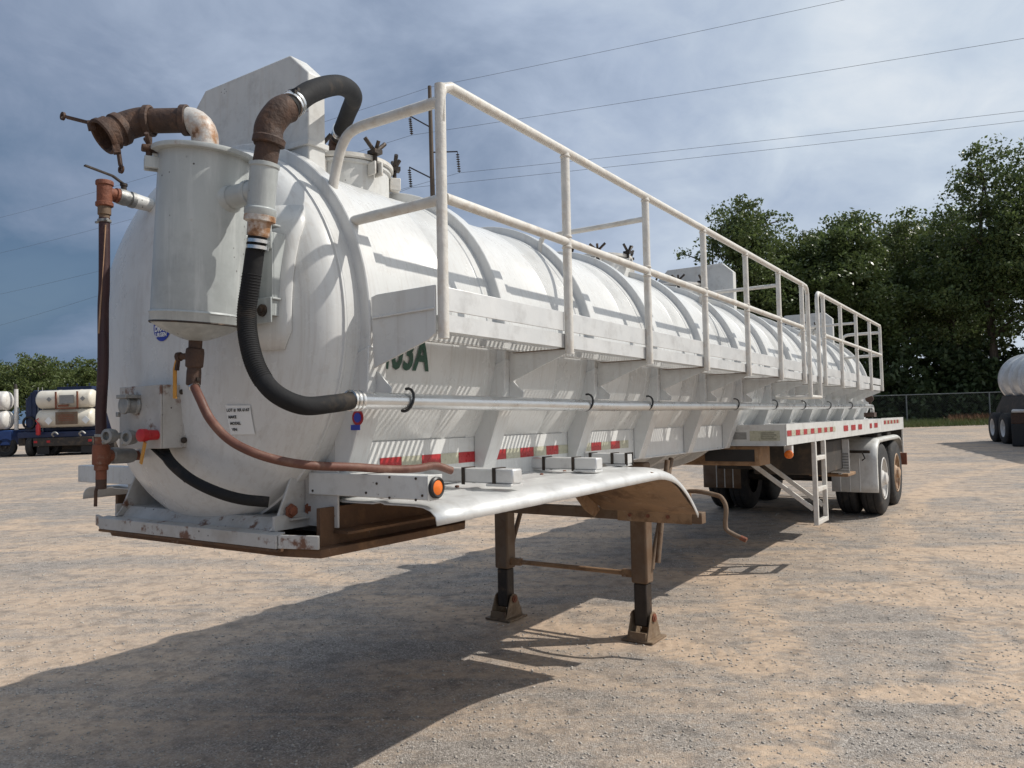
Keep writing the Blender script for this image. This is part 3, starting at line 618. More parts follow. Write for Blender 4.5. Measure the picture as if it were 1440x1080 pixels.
# ------------------------------------------------ connector box with sockets and air couplings
f0, f1 = at(168, 548, y=-.40), at(226, 631, y=-.40); X0, X1, Z0, Z1 = f0.x, f1.x, f1.z, f0.z+.01
cb = MB(); cb.box((X0,-.40,Z0),(X1,-.392,Z1)); cb.box((X1-.008,-.391,Z0),(X1,-.20,Z1)); cb.box((X0,-.391,Z0),(X0+.008,-.24,Z1)); cb.box((X0+.009,-.391,Z1-.008),(X1-.009,-.26,Z1))
cbox = obj('connector_box', cb, M['front'], T, bevel=.003)
b = MB(); b.box((X1+.0005,-.30,Z0+.004),(X1+.006,-.17,Z1-.004)); obj('mount_plate', b, M['front'], cbox, bevel=.002)
for px, py in ((256, 551), (258, 619)):
    p = at(px, py, x=X1+.006); b = MB(); b.lathe([(.013,0),(.013,.008),(.009,.01)], p, (1,0,0), 8); obj('bolt', b, M['blackgrease'], cbox)
p = at(192, 570, y=-.40); b = MB(); b.lathe([(.040,0),(.040,.010),(.033,.012),(.033,.045),(.038,.047),(.038,.060),(.020,.062)], p, (0,-1,0), 24); b.box((p.x-.035,-.47,p.z+.028),(p.x+.035,-.40,p.z+.044)); b.box((p.x-.045,-.466,p.z-.048),(p.x-.028,-.452,p.z-.028)); obj('electric_socket', b, M['castgrey'], cbox, bevel=.003)
for k, (px, py, yy) in enumerate(((155, 613, -.48), (183, 615, -.47))):
    p = at(px, py, y=yy); b = MB(); b.tube([(p.x,-.40,p.z),(p.x,yy+.02,p.z)], .013, 12); b.lathe([(.014,-.02),(.028,-.018),(.031,.0),(.030,.02),(.018,.022),(.018,.005),(.0005,.004)], (p.x,yy,p.z), (.25,-1,0), 20, caps=False); b.bar((p.x-.03,yy,p.z-.005),(p.x-.012,yy-.02,p.z-.03), .016, .012); obj('air_coupling', b, M['castgrey'], cbox)
p = at(206, 612, y=-.45); b = MB(); b.lathe([(.020,-.06),(.022,.0),(.026,.004),(.026,.03),(.018,.034)], p, (.15,-1,0), 18); obj('red_coupling', b, M['red'], cbox)
# two cables swinging from the box down to the right bracket
for k, (r_, pts) in enumerate(((.022, ((228,628,-.33),(240,650,-.36),(268,674,-.36),(305,692,-.34),(340,702,-.28),(378,706,-.2))), (.010, ((215,630,-.33),(232,646,-.38),(244,658,-.38),(262,676,-.36))))):
    obj('cable', MB().tube(smooth_path([at(a, b_, y=c) for a, b_, c in pts], 8), r_, 14), M['rubber'], cbox)

# ------------------------------------------------ gooseneck: frame rails, kingpin plate, bumper channel, brackets, light bar
FXW = .70
fr = obj('frame', MB().prism([(.692,1.185),(.692,1.40),(.70,1.40),(.70,1.193),(.72,1.193),(.72,1.185)], 'y', .12, 12.6), M['white'], T)
obj('frame_rail', MB().prism([(-.692,1.185),(-.692,1.40),(-.70,1.40),(-.70,1.193),(-.72,1.193),(-.72,1.185)], 'y', .12, 12.6), M['white'], fr)
obj('saddle_plate', MB().prism([(-.68,1.01),(.68,1.01),(.68,1.36),(.57,1.245),(.44,1.155),(.30,1.085),(0,1.03),(-.30,1.085),(-.44,1.155),(-.57,1.245),(-.68,1.36)], 'y', .13, .15), M['white'], fr)
pl = [(-.60,-.215),(.62,-.215),(.80,-.17),(.81,.72),(.60,1.0),(-.60,1.0),(-.81,.72),(-.80,-.12)]
kp = obj('kingpin_plate', MB().prism(pl, 'z', .968, 1.0), M['darkrust'], T, bevel=.003)
for sg in (1, -1):
    b = MB(); b.prism([(sg*.74,1.0005),(sg*.74,1.15),(sg*.72,1.15),(sg*.72,1.0005)], 'y', -.12, .95); obj('plate_web', b, M['darkrust'], kp)
    b = MB(); b.prism([(sg*.742,1.06),(sg*.82,1.055),(sg*.82,1.045),(sg*.742,1.045)], 'y', -.05, .9); obj('plate_lip', b, M['darkrust'], kp)
b = MB(); b.prism([(-.225,1.0015),(-.245,1.0015),(-.245,1.055),(-.20,1.062),(-.20,1.055),(-.235,1.048),(-.235,1.0095),(-.225,1.0095)], 'x', -.66, .63)
bump = obj('bumper_channel', b, M['front'], T, bevel=.002)
obj('bumper_back', MB().prism([(-.199,1.002),(-.199,1.05),(-.15,1.105),(-.14,1.105),(-.185,1.05),(-.185,1.002)], 'x', -.60, .56), M['front'], bump)
obj('bumper_shelf', MB().prism([(-.139,1.098),(-.139,1.106),(.11,1.106),(.11,1.098)], 'x', -.60, .60), M['front'], bump)
for sg in (1, -1): obj('bumper_corner', MB().bar((sg*.635,-.235,1.03),(sg*.80,-.180,1.03), .012, .052), M['front'], bump, bevel=.002)
obj('bumper_rust_edge', MB().box((-.66,-.246,.990),(.64,-.2165,1.0005)), M['darkrust'], bump)
# end brackets (tapered uprights with side fins)
def end_bracket(sg):
    x = sg*.56
    b = MB(); b.prism([(-.22,1.064),(.10,1.064),(.10,1.30),(.02,1.52),(-.03,1.52),(-.10,1.30),(-.19,1.10)], 'x', x-.006, x+.006)
    o = obj('corner_gusset', b, M['front'], bump, bevel=.003)
    b = MB(); b.prism([(x+sg*.007,1.065),(x+sg*.20,1.065),(x+sg*.20,1.30),(x+sg*.05,1.34),(x+sg*.007,1.50)], 'y', -.045, -.035); obj('corner_fin', b, M['front'], bump, bevel=.003)
    b = MB(); b.prism([(x+sg*.007,1.063),(x+sg*.02,1.063),(x+sg*.02,1.12),(x+sg*.007,1.12)], 'y', -.21, .05); obj('bolt_plate', b, M['front'], bump)
    for yy in (-.13, -.03):
        c = (x+sg*.02, yy, 1.135); b = MB(); b.lathe([(.030,0),(.030,.006),(.020,.007),(.020,.022),(.012,.024)], c, (sg,0,0), 6); obj('hex_bolt', b, M['redrust'], bump)
for sg in (1, -1): end_bracket(sg)
p = Vector((-.25, -.14, 1.15)); b = MB(); b.lathe([(.0005,0),(.03,0),(.03,.004),(.0005,.004)], p, (0,-1,0), 18, caps=False); obj('grommet', b, M['black'], bump)
lb = obj('light_bar', MB().box((.60,-.055,1.195),(1.235,.025,1.285)), M['white2'], T, bevel=.004)
obj('light_bar_arm', MB().box((-1.235,-.055,1.195),(-.60,.025,1.285)), M['white2'], lb, bevel=.004)
b = MB(); b.box((1.2355,-.057,1.193),(1.240,.027,1.287)); obj('light_bar_end', b, M['white2'], lb, bevel=.002)
b = MB(); b.lathe([(.026,0),(.040,0),(.040,.012),(.034,.016),(.028,.014)], (1.2405,-.015,1.240), (1,0,0), 28, caps=False); obj('lamp_bezel', b, M['black'], lb)
b = MB(); b.lathe([(.030,.004),(.028,.012),(.016,.017),(.0005,.018)], (1.2405,-.015,1.240), (1,0,0), 28, caps=False); obj('lamp_lens', b, M['amber'], lb)
for px, py in ((440,690),(515,693),(530,680),(548,671),(548,700),(585,673),(585,703),(594,697)):
    q = at(px, py, y=-.055); b = MB(); b.lathe([(.005,0),(.005,.003)], q, (0,-1,0), 8); obj('rivet', b, M['blackgrease'], lb)
# tape on the frame
def tape(parent, x, segs, z0, z1, eps=.0015):
    for y0, y1, mname in segs:
        b = MB(); b.box((x,y0,z0),(x+eps,y1,z1)); obj('reflective_tape', b, M[mname], parent)
seg = []; y = .26; seq = ['redtape','whitetape']*20
for k in range(26):
    dy = .14
    seg.append((y, y+dy-.002, seq[k % 2])); y += dy
tape(fr, .701, [s for s in seg if s[1] < 2.9], 1.275, 1.328)

# ------------------------------------------------ drive-wheel fenders (near and far side)
def fender(sg):
    path = [(-.02,1.168),(.5,1.172),(1.0,1.176),(1.5,1.182),(1.9,1.186),(2.06,1.184),(2.2,1.165),(2.34,1.125),(2.48,1.05),(2.60,.96),(2.69,.875)]
    path = [(p.y, p.z) for p in smooth_path([(0,a,b_) for a, b_ in path], 3)]
    cs = [(.52,0),(.70,0),(.72,.006),(.74,.006),(.76,0),(.93,0),(.95,.006),(.97,.006),(.99,0),(1.14,0),(1.185,-.004),(1.22,-.016),(1.243,-.036),(1.25,-.068)]
    vs = []; m = len(cs)
    for i, (y, z) in enumerate(path):
        a = path[max(0, i-1)]; c = path[min(len(path)-1, i+1)]; t = Vector((0, c[0]-a[0], c[1]-a[1])).normalized(); nn = Vector((0, -t.z, t.y))
        for x, h in cs: vs.append((sg*x, y+nn.y*h, z+nn.z*h))
    fs = [(i*m+j, i*m+j+1, (i+1)*m+j+1, (i+1)*m+j) for i in range(len(path)-1) for j in range(m-1)]
    o = obj('drive_fender', MB().add(vs, fs), M['alum'], T, solid=.005)
    b = MB(); b.prism([(2.06,1.165),(2.2,1.145),(2.34,1.105),(2.47,1.03),(2.58,.94),(2.66,.84),(2.58,.80),(2.45,.86),(2.25,1.02)], 'x', sg*.515, sg*.525); obj('fender_web', b, M['underside'], o)
    # curved under-skin and hanging plate seen from the front
    pth = [(1.95,1.165),(2.15,1.13),(2.35,1.04),(2.52,.93),(2.70,.84)]; vs = []
    for y, z in pth: vs += [(sg*.53,y,z),(sg*1.235,y,z)]
    obj('fender_lining', MB().add(vs, [(2*i,2*i+1,2*i+3,2*i+2) for i in range(4)]), M['underside'], o, solid=.006)
    b = MB(); b.box((min(sg*.56,sg*1.12),2.862,.745),(max(sg*.56,sg*1.12),2.870,.96)); pt = obj('hanger_plate', b, M['underside'], o)
    for x in (.66,.80,.95):
        for z in (.79,.895):
            b = MB(); b.lathe([(.014,0),(.014,.010)], (sg*x,2.861,z), (0,-1,0), 6); obj('bolt', b, M['redrust'], o)
    return o
fn = fender(1); fender(-1)
for k in range(8):
    obj('fender_bolt', MB().lathe([(.011,0),(.011,.007),(.006,.009)], (.845,.12+.25*k,1.1735+.0016*k), (0,0,1), 6), M['redrust'], fn)
for (y0, xa, xb, bands) in ((.56,.62,1.20,(.93,1.10)), (1.50,.58,1.115,(.78,.97)), (2.02,.62,1.05,(.80,.95,1.045))):
    zt = 1.205
    b = MB(); b.box((xa,y0,zt),(xb,y0+.075,zt+.065)); blk = obj('hose_rest', b, M['alum'], fn, bevel=.008)
    b = MB(); b.box((xb-.14,y0-.008,zt-.012),(xb-.005,y0+.083,zt-.0005)); obj('rest_foot', b, M['alum'], fn, bevel=.002)
    for x in bands:
        if x < xb:
            b = MB(); b.prism([(y0-.004,zt-.008),(y0-.004,zt+.069),(y0+.079,zt+.069),(y0+.079,zt-.008),(y0+.076,zt-.008),(y0+.076,zt+.066),(y0-.001,zt+.066),(y0-.001,zt-.008)], 'x', x-.009, x+.009); obj('rest_strap', b, M['blackgrease'], fn)
# cross beam and landing gear
cbm = obj('cross_beam', MB().box((-1.19,2.872,.750),(1.19,2.952,.828)), M['leg'], T, bevel=.004)
LY = 3.13
for sg in (1, -1):
    x = sg*.62; gz = -(10.7-LY)*math.tan(R(NOSE))
    b = MB(); b.box((x-.066,LY-.062,.255),(x+.066,LY+.062,1.15)); leg = obj('landing_leg', b, M['leg'], T, bevel=.016)
    b = MB(); b.box((x-.052,LY-.05,gz+.10),(x+.052,LY+.05,.254)); obj('inner_leg', b, M['blackgrease'], leg, bevel=.01)
    b = MB(); b.box((x-.125,LY-.13,gz+.001),(x+.125,LY+.13,gz+.018)); ft = obj('foot_plate', b, M['footmud'], leg, bevel=.004)
    for s2 in (-1, 1):
        b = MB(); b.prism([(LY-.125,gz+.0185),(LY+.125,gz+.0185),(LY+.045,gz+.19),(LY+.015,gz+.205),(LY-.015,gz+.205),(LY-.045,gz+.19)], 'x', x+s2*.076-.005, x+s2*.076+.005); obj('foot_cheek', b, M['footmud'], leg, bevel=.003)
        b = MB(); b.lathe([(.030,0),(.030,.012),(.016,.013),(.016,.02)], (x+s2*.081,LY,gz+.165), (s2,0,0), 14); obj('foot_pin', b, M['redrust'], leg)
        b = MB(); b.box((x-.070,LY+s2*.118-.006,gz+.0185),(x+.070,LY+s2*.118+.006,gz+.075)); obj('foot_lip', b, M['footmud'], leg)
    b = MB(); b.tube([(x+sg*.03,LY+.10,.34),(x+sg*.03,LY+.55,1.15)], .021, 10); b.tube([(x+sg*.1,LY+.06,.40),(x+sg*.1,LY+.30,1.15)], .021, 10); obj('leg_brace', b, M['leg'], leg)
b = MB(); b.tube([(-.55,LY,.315),(.55,LY,.315)], .019, 12); b.box((.46,LY-.022,.288),(.553,LY+.022,.342)); b.box((-.553,LY-.022,.288),(-.46,LY+.022,.342)); obj('leg_crossbar', b, M['underside'], T)
cr = [Vector((.72,LY,.87)), at(970,691,y=LY), at(1006,696,y=LY), at(1016,702,y=LY), at(1021,715,y=LY), at(1020,735,y=LY), at(1022,745,y=LY), at(1033,752,y=LY), at(1050,760,y=LY)]
obj('crank_handle', MB().tube(smooth_path(cr, 5), .0165, 12), M['leg'], T)
obj('crank_grip', MB().tube([cr[-2].lerp(cr[-1], .5), cr[-1]], .0185, 12), M['redrust'], T)

# ------------------------------------------------ rear deck
YD, YE = 4.92, 12.68
dk = obj('rear_deck', MB().prism([(1.242,1.21),(1.242,1.402),(1.250,1.402),(1.250,1.21)], 'y', YD, 10.3), M['white2'], T)
obj('side_plate', MB().prism([(1.242,1.209),(1.242,1.412),(1.251,1.412),(1.251,1.209)], 'y', 10.303, YE), M['white2'], dk)
obj('side_plate', MB().prism([(-1.242,1.21),(-1.242,1.41),(-1.250,1.41),(-1.250,1.21)], 'y', YD, YE), M['white2'], dk)
obj('deck_sheet', MB().box((-1.241,YD+.02,1.384),(1.241,YE,1.392)), M['alum'], dk)
b = MB(); b.box((.62,YD,1.212),(1.241,YD+.008,1.400)); fp = obj('front_panel', b, M['white2'], dk)
b = MB(); b.box((.62,YD-.03,1.206),(1.241,YD-.0005,1.212)); b.box((-1.241,YD,1.212),(-.62,YD+.008,1.400)); obj('front_panel', b, M['white2'], dk)
pa, pb = at(1031,608,y=YD-.002), at(1050,618,y=YD-.002); b = MB(); b.box((pa.x,YD-.003,pb.z),(pb.x,YD-.0005,pa.z)); obj('maker_plate', b, M['castgrey'], dk)
pa, pb = at(1054,606,y=YD-.002), at(1097,620,y=YD-.002); b = MB(); b.box((pa.x,YD-.003,pb.z),(pb.x,YD-.0005,pa.z)); obj('maker_plate', b, M['whitetape'], dk)
b = MB()
for k in range(4): b.box((pa.x+.10,YD-.005,pb.z+.016+.018*k),(pb.x-.03-.02*(k % 2),YD-.0035,pb.z+.021+.018*k))
obj('plate_print', b, M['ink'], dk)
def tape_px(segs):
    for (xa, xb, mname, w) in segs:
        a, c = at(xa[0], xa[1], x=1.2515), at(xb[0], xb[1], x=1.2515); b = MB(); z = (a.z+c.z)/2; b.box((1.2525,min(a.y,c.y),z-w),(1.2540,max(a.y,c.y),z+w)); obj('reflective_tape', b, M[mname], dk)
xs = [1107,1113,1119,1125,1130,1135,1140,1145,1150,1155,1159,1163,1167,1171,1175]
tape_px([((xs[k], 609.5-.095*(xs[k]-1107)), (xs[k+1]-.3, 609.5-.095*(xs[k+1]-1107)), 'redtape' if k % 2 == 0 else 'whitetape', .026) for k in range(14)])
for a, c in ((1186.5,1192.5),(1197,1203),(1207,1212),(1223,1226),(1229.5,1234)): tape_px([((a, 602.5-.1*(a-1186)), (c, 602.5-.1*(c-1186)), 'redtape', .033)])
xs = [1243,1245.5,1248,1250,1252.5,1254.5,1257,1259,1261,1263,1265]
tape_px([((xs[k], 594-.08*(xs[k]-1243)), (xs[k+1]-.2, 594-.08*(xs[k+1]-1243)), 'redtape' if k % 2 == 0 else 'whitetape', .028) for k in range(10)])
am = at(1121, 634, y=YD+.25); b = MB(); b.box((1.17,YD+.20,1.13),(1.24,YD+.26,1.2085)); obj('marker_bracket', b, M['white2'], dk)
b = MB(); b.lathe([(.034,0),(.040,.006),(.038,.024),(.022,.034),(.0005,.036)], (1.215,YD+.20,1.12), (0,-1,0), 22); obj('marker_lamp', b, M['amber'], dk)
# under-deck structure
b = MB(); b.box((-.55,YD+.02,1.02),(1.0,YD+.35,1.20)); obj('cross_member', b, M['underside'], dk, bevel=.01)
b = MB(); b.box((.48,YD+.012,1.06),(.95,YD+.0195,1.17)); obj('painted_recess_shade', b, M['black'], dk)  # flat black panel on the beam, painting the shade of a hollow
b = MB(); b.box((-.25,7.4,.82),(.42,8.6,1.12)); obj('tool_box', b, M['dark'], dk, bevel=.01)
b = MB(); b.box((.35,6.9,.80),(1.12,8.3,1.18)); obj('air_tank_housing', b, M['dark'], dk, bevel=.02)
for x in (-.46, .46):
    b = MB(); b.box((x-.05,9.3,.72),(x+.05,12.4,1.14)); obj('suspension_beam', b, M['dark'], dk, bevel=.01)
b = MB(); b.box((1.06,8.05,.73),(1.10,8.55,1.15)); obj('placard_frame', b, M['castgrey'], dk, bevel=.006)
b = MB(); b.box((.98,8.035,.75),(1.20,8.045,1.17)); pf = obj('placard_holder', b, M['white2'], dk, bevel=.003)
b = MB()
for k in range(7): b.box((.99,8.028,.77+.035*k),(1.19,8.034,.79+.035*k))
b.box((1.075,8.026,1.01),(1.125,8.034,1.06)); b.box((1.085,8.026,1.08),(1.105,8.034,1.14)); obj('placard_louvre', b, M['castgrey'], dk)
b = MB(); b.box((.70,8.10,.70),(1.17,8.60,.74)); b.box((.70,8.10,.74),(.74,8.60,1.15)); obj('spare_carrier', b, M['underside'], dk, bevel=.008)
# step ladder hung from the deck
ld = MB()
for y in (6.02, 6.45): ld.bar((1.235,y,1.2075),(1.235,y,.36), .045, .045, (0,1,0))
lad = obj('step_ladder', ld, M['rail'], T, bevel=.005)
for z in (.385, .715, 1.035): obj('ladder_rung', MB().bar((1.235,6.043,z),(1.235,6.427,z), .045, .045), M['rail'], lad, bevel=.005)
for y in (6.02, 6.45): obj('ladder_brace', MB().bar((1.21,y,.52),(.42,y-.05,1.12), .035, .045), M['rail'], lad, bevel=.004)
# axles, wheels, fenders
def wheel(x, y, rimmat, sg, face=True):
    R0 = .525; w = .275
    o = obj('wheel', MB().lathe([(.27,-w/2),(.30,-w/2+.01),(.44,-w/2-.012),(.495,-w/2+.012),(.520,-w/2+.035),(R0,-w/2+.06),(R0,-.055),(R0-.012,-.052),(R0-.012,-.042),(R0,-.039),(R0,.039),(R0-.012,.042),(R0-.012,.052),(R0,.055),(R0,w/2-.06),(.520,w/2-.035),(.495,w/2-.012),(.44,w/2+.012),(.30,w/2-.01),(.27,w/2)], (x,y,R0), (sg,0,0), 56, caps=False), M['tyre'], T)
    if face:
        obj('rim', MB().lathe([(.245,-w/2),(.292,-w/2+.0),(.305,w/2-.012),(.312,w/2-.004),(.300,w/2+.004),(.285,w/2-.004),(.272,w/2-.05),(.262,w/2-.10),(.18,w/2-.115),(.15,w/2-.10),(.11,w/2-.095)], (x,y,R0), (sg,0,0), 48, caps=False), rimmat, o)
        obj('hub', MB().lathe([(.13,w/2-.10),(.12,w/2-.02),(.09,w/2+.0),(.085,w/2+.03),(.05,w/2+.045),(.0005,w/2+.047)], (x,y,R0), (sg,0,0), 24, caps=False), rimmat, o)
        b = MB()
        for k in range(10):
            a = 2*math.pi*k/10; b.lathe([(.016,w/2-.11),(.016,w/2-.075)], (x,y+.15*math.cos(a),R0+.15*math.sin(a)), (sg,0,0), 6)
        obj('wheel_nuts', b, M['castgrey'], o)
    else:
        obj('rim', MB().lathe([(.02,0),(.28,.0),(.28,.02),(.02,.02)], (x,y,R0), (sg,0,0), 24), rimmat, o)
for y, rm in ((10.3, 'rimwhite'), (11.62, 'rimrust')):
    for sg in (1, -1):
        wheel(sg*1.125, y, M[rm], sg); wheel(sg*.80, y, M['dark'], sg, False)
    obj('axle', MB().tube([(-.95,y,.525),(.95,y,.525)], .065, 14), M['dark'], T)
def rear_fender(sg):
    pts = [(9.63,.37),(9.63,.80),(9.66,.93),(9.74,1.04),(9.88,1.105),(10.05,1.125),(10.9,1.13),(11.7,1.13),(12.0,1.12),(12.2,1.06),(12.30,.95),(12.33,.82)]
    pts = [(p.y, p.z) for p in smooth_path([(0,a,b_) for a, b_ in pts], 4)]; cs = [(.66,0),(1.19,0),(1.235,-.006),(1.262,-.026),(1.268,-.06)]; vs = []; m = len(cs)
    for i, (y, z) in enumerate(pts):
        a = pts[max(0,i-1)]; c = pts[min(len(pts)-1,i+1)]; t = Vector((0,c[0]-a[0],c[1]-a[1])).normalized(); nn = Vector((0,-t.z,t.y))
        for x, h in cs: vs.append((sg*x, y+nn.y*h, z+nn.z*h))
    o = obj('wheel_fender', MB().add(vs, [(i*m+j,i*m+j+1,(i+1)*m+j+1,(i+1)*m+j) for i in range(len(pts)-1) for j in range(m-1)]), M['white2'] if sg > 0 else M['leg'], T, solid=.006)  # far fender takes the brown leg colour as painted shade from the deck
    for k in range(3): 
        x = .78+.13*k; b = MB(); b.tube([(sg*x,9.622,.38),(sg*x,9.622,.85)], .008, 6); obj('fender_bead', b, M['white2'], o)
    b = MB(); b.box((min(sg*.75,sg*1.2),9.50,.93),(max(sg*.75,sg*1.2),9.54,.97)); b.tube([(sg*1.1,9.5,.95),(sg*1.14,9.48,.86),(sg*1.10,9.48,.83)], .01, 6); obj('fender_arm', b, M['blackgrease'], o)
    for yy in (10.25, 11.2):
        b = MB(); b.box((min(sg*.95,sg*1.2),yy,1.135),(max(sg*.95,sg*1.2),yy+.35,1.19)); obj('fender_mount', b, M['dark'], o, bevel=.01)
for sg in (1, -1): rear_fender(sg)
b = MB(); b.box((1.20,12.50,.60),(1.30,12.56,.80)); obj('reflector_bracket', b, M['redrust'], dk)
b = MB(); b.box((1.225,12.60,.75),(1.245,12.64,1.2085)); obj('rear_drop', b, M['rail'], dk)
b = MB(); b.box((-1.24,12.66,.95),(1.24,12.675,1.2)); obj('tail_panel', b, M['dark'], dk)

# ================================================================== BACKGROUND
# ---- trees: trunk with limbs, crown of many small leaf faces in uneven clumps
def leaf_mesh(name, centres, radii, per, size, seed):
    r = np.random.default_rng(seed); n = len(centres)*per
    c = np.repeat(centres, per, 0); rad = np.repeat(radii, per, 0)
    d = r.normal(size=(n, 3)); d /= np.linalg.norm(d, axis=1)[:, None]
    p = c + d*(r.random((n, 1))**.45)*rad[:, None]*np.array([1.15, 1.15, .8])
    a = r.normal(size=(n, 3)); a /= np.linalg.norm(a, axis=1)[:, None]; b = np.cross(a, r.normal(size=(n, 3))); b /= np.linalg.norm(b, axis=1)[:, None]
    s = size*(.55+.9*r.random((n, 1))); w = s*.55
    v = np.stack([p-a*s, p+b*w-a*s*.1, p+a*s, p-b*w-a*s*.1], 1).reshape(-1, 3).astype(np.float32)
    me = bpy.data.meshes.new(name); me.vertices.add(4*n); me.vertices.foreach_set('co', v.ravel())
    me.loops.add(4*n); me.loops.foreach_set('vertex_index', np.arange(4*n, dtype=np.int32))
    me.polygons.add(n); me.polygons.foreach_set('loop_start', np.arange(0, 4*n, 4, dtype=np.int32)); me.polygons.foreach_set('loop_total', np.full(n, 4, np.int32))
    me.update(calc_edges=True); me.validate(); return me
def tree(name, label, base, H, W_, bottom, nclump, per, leaf, material, seed, group, lobes=5, trunks=1, lean=0.):
    r = random.Random(seed); t = thing(name, label, 'tree', base, 0, group)
    tr = MB(); tips = []
    for q in range(trunks):
        ox, oy = (r.uniform(-.5,.5), r.uniform(-.3,.3)) if trunks > 1 else (0, 0)
        sp = (r.uniform(-.16,.16) if trunks > 1 else lean)
        main = [(ox + sp*H*k/6*.7 + r.uniform(-.12,.12)*k*.4, oy + r.uniform(-.12,.12)*k*.3, H*.86*k/6 - (.1 if k == 0 else 0)) for k in range(7)]
        r1 = .018*H*(.75 if trunks > 1 else 1)
        tr.tube(main, [r1*(1-.13*k) for k in range(7)], 8)
        for k in range(2, 7):
            for s in range(2):
                a = r.uniform(0, 6.28); ln = W_*r.uniform(.14,.25); p = Vector(main[k]); e = p + Vector((math.cos(a)*ln, math.sin(a)*ln, ln*r.uniform(.3,.8)))
                m_ = p.lerp(e, .5)+Vector((0,0,ln*.08)); tr.tube([p, m_, e], [r1*.38, r1*.26, r1*.1], 6); tips.append(e)
    obj('trunk', tr, M['bark'], t)
    L = []
    for k in range(lobes):
        a = 2*math.pi*k/lobes + r.uniform(-.5,.5); q = r.uniform(.22,.36)*W_
        L.append((Vector((math.cos(a)*q, math.sin(a)*q, bottom+(H-bottom)*r.uniform(.25,.72))), W_*r.uniform(.20,.30), (H-bottom)*r.uniform(.20,.30)))
    L.append((Vector((lean*H*.5, 0, bottom+(H-bottom)*.78)), W_*.24, (H-bottom)*.22)); L.append((Vector((0,0,bottom+(H-bottom)*.5)), W_*.34, (H-bottom)*.42))
    cs, rs = [], []
    for k in range(nclump):
        c, rx, rz = L[r.randrange(len(L))]
        d = Vector((r.gauss(0,1), r.gauss(0,1), r.gauss(0,1))).normalized()*(r.random()**.33)
        cs.append((c.x+d.x*rx, c.y+d.y*rx, max(bottom*.8, c.z+d.z*rz))); rs.append(r.uniform(.35,.95)*W_/10+.12)
    for e in tips: cs.append(tuple(e)); rs.append(.07*W_)
    obj('crown', leaf_mesh('crown', np.array(cs), np.array(rs), per, leaf, seed), material, t)
    return t
GT = 'trees behind the chain-link fence'
tree('tall_tree', 'leafy tree with several slender trunks at the open end of the row behind fence', bgp(1042, 53), 15.4, 8.6, 5.0, 299, 75, .12, M['leaf'], 11, GT, trunks=3)
tree('tall_tree', 'round dense olive tree next to the slender-trunked tree behind fence', bgp(1128, 57), 14.6, 9.5, 2.4, 482, 81, .128, M['leaf2'], 12, GT)
tree('tall_tree', 'broad round-topped tree in the middle of the row behind fence', bgp(1200, 54), 14.6, 10.0, 2.2, 505, 81, .128, M['leaf'], 13, GT)
tree('tall_tree', 'lower open-crowned tree showing sky through its branches behind fence', bgp(1282, 58), 15.6, 10.0, 3.6, 241, 67, .124, M['leaf2'], 14, GT, trunks=2)
tree('tall_tree', 'dark tree leaning between open-crowned tree and tallest tree behind fence', bgp(1335, 55), 15.8, 9.4, 3.0, 252, 67, .124, M['leaf'], 15, GT, lean=.05)
tree('tall_tree', 'tallest tree with small fluttering leaves above the parked silver tanker', bgp(1405, 50), 18.2, 9.4, 4.2, 333, 70, .116, M['leaf'], 16, GT, trunks=2)
tree('tall_tree', 'dark tall tree partly cut off beyond the parked silver tanker', bgp(1490, 50), 19.0, 10, 3.2, 322, 67, .124, M['leaf'], 17, GT)
tree('tall_tree', 'dark tree filling the gap low behind the guard rail', bgp(1090, 61), 11.5, 9.0, 1.2, 345, 72, .136, M['leaf'], 18, GT)
tree('tall_tree', 'lone treetop just showing over the tank beside the power pole', bgp(577, 66), 20.2, 7.0, 5.0, 184, 59, .136, M['leaf2'], 19, GT)
tree('tall_tree', 'rear tree closing the gap behind the broad round-topped tree', bgp(1165, 66), 16.2, 10.5, 3.0, 330, 70, .15, M['leaf'], 21, GT)
tree('tall_tree', 'rear tree standing behind the open-crowned tree beyond the fence', bgp(1262, 66), 16.4, 10.5, 3.0, 330, 70, .15, M['leaf2'], 22, GT)
tree('tall_tree', 'rear tree standing behind the leaning dark tree beyond the fence', bgp(1350, 64), 17.0, 10.0, 3.0, 330, 70, .15, M['leaf'], 23, GT)
for k, (px, d, h, w) in enumerate(((1010,51,3.2,5),(1075,50,3.6,6),(1150,51,4.8,6.5),(1225,50.5,5.4,7),(1290,51,6.2,7),(1345,50,5.8,6.5),(1400,49.5,6.0,7),(1460,49,5.5,7))):
    b0 = bgp(px, d+1.0); cs = []; rs = []; r = random.Random(50+k)
    for q in range(210):
        a = r.uniform(0, 6.28); qq = r.random()**.5*w*.5; cs.append((math.cos(a)*qq, math.sin(a)*qq*.55, r.uniform(.25, h*(1-.35*(qq/(w*.5))**2))*r.random()**.25)); rs.append(r.uniform(.35,.8))
    s = thing('shrub', ('dark shrub thicket behind the fence below the slender-trunked tree','dark shrub thicket behind the fence beside the trailer walkway','dense thicket behind the fence below the olive tree','dark thicket behind the fence past the trailer tail','tall dark thicket behind the first open fence panel','tall dark thicket behind the second open fence panel','dark thicket behind the parked silver tanker wheels','dark thicket beyond the parked silver tanker')[k], 'shrub', b0, 0, 'thickets behind the fence')
    obj('foliage', leaf_mesh('foliage', np.array(cs), np.array(rs), 34, .17, 80+k), M['leaf3'], s)
    st_ = MB()
    for q in range(5): a = r.uniform(0,6.28); st_.tube([(.3*math.cos(a),.2*math.sin(a),-.05),(w*.25*math.cos(a),w*.15*math.sin(a),h*.6)], [.05,.015], 5)
    obj('stem', st_, M['bark'], s)
GL = 'trees far behind the blue trucks'
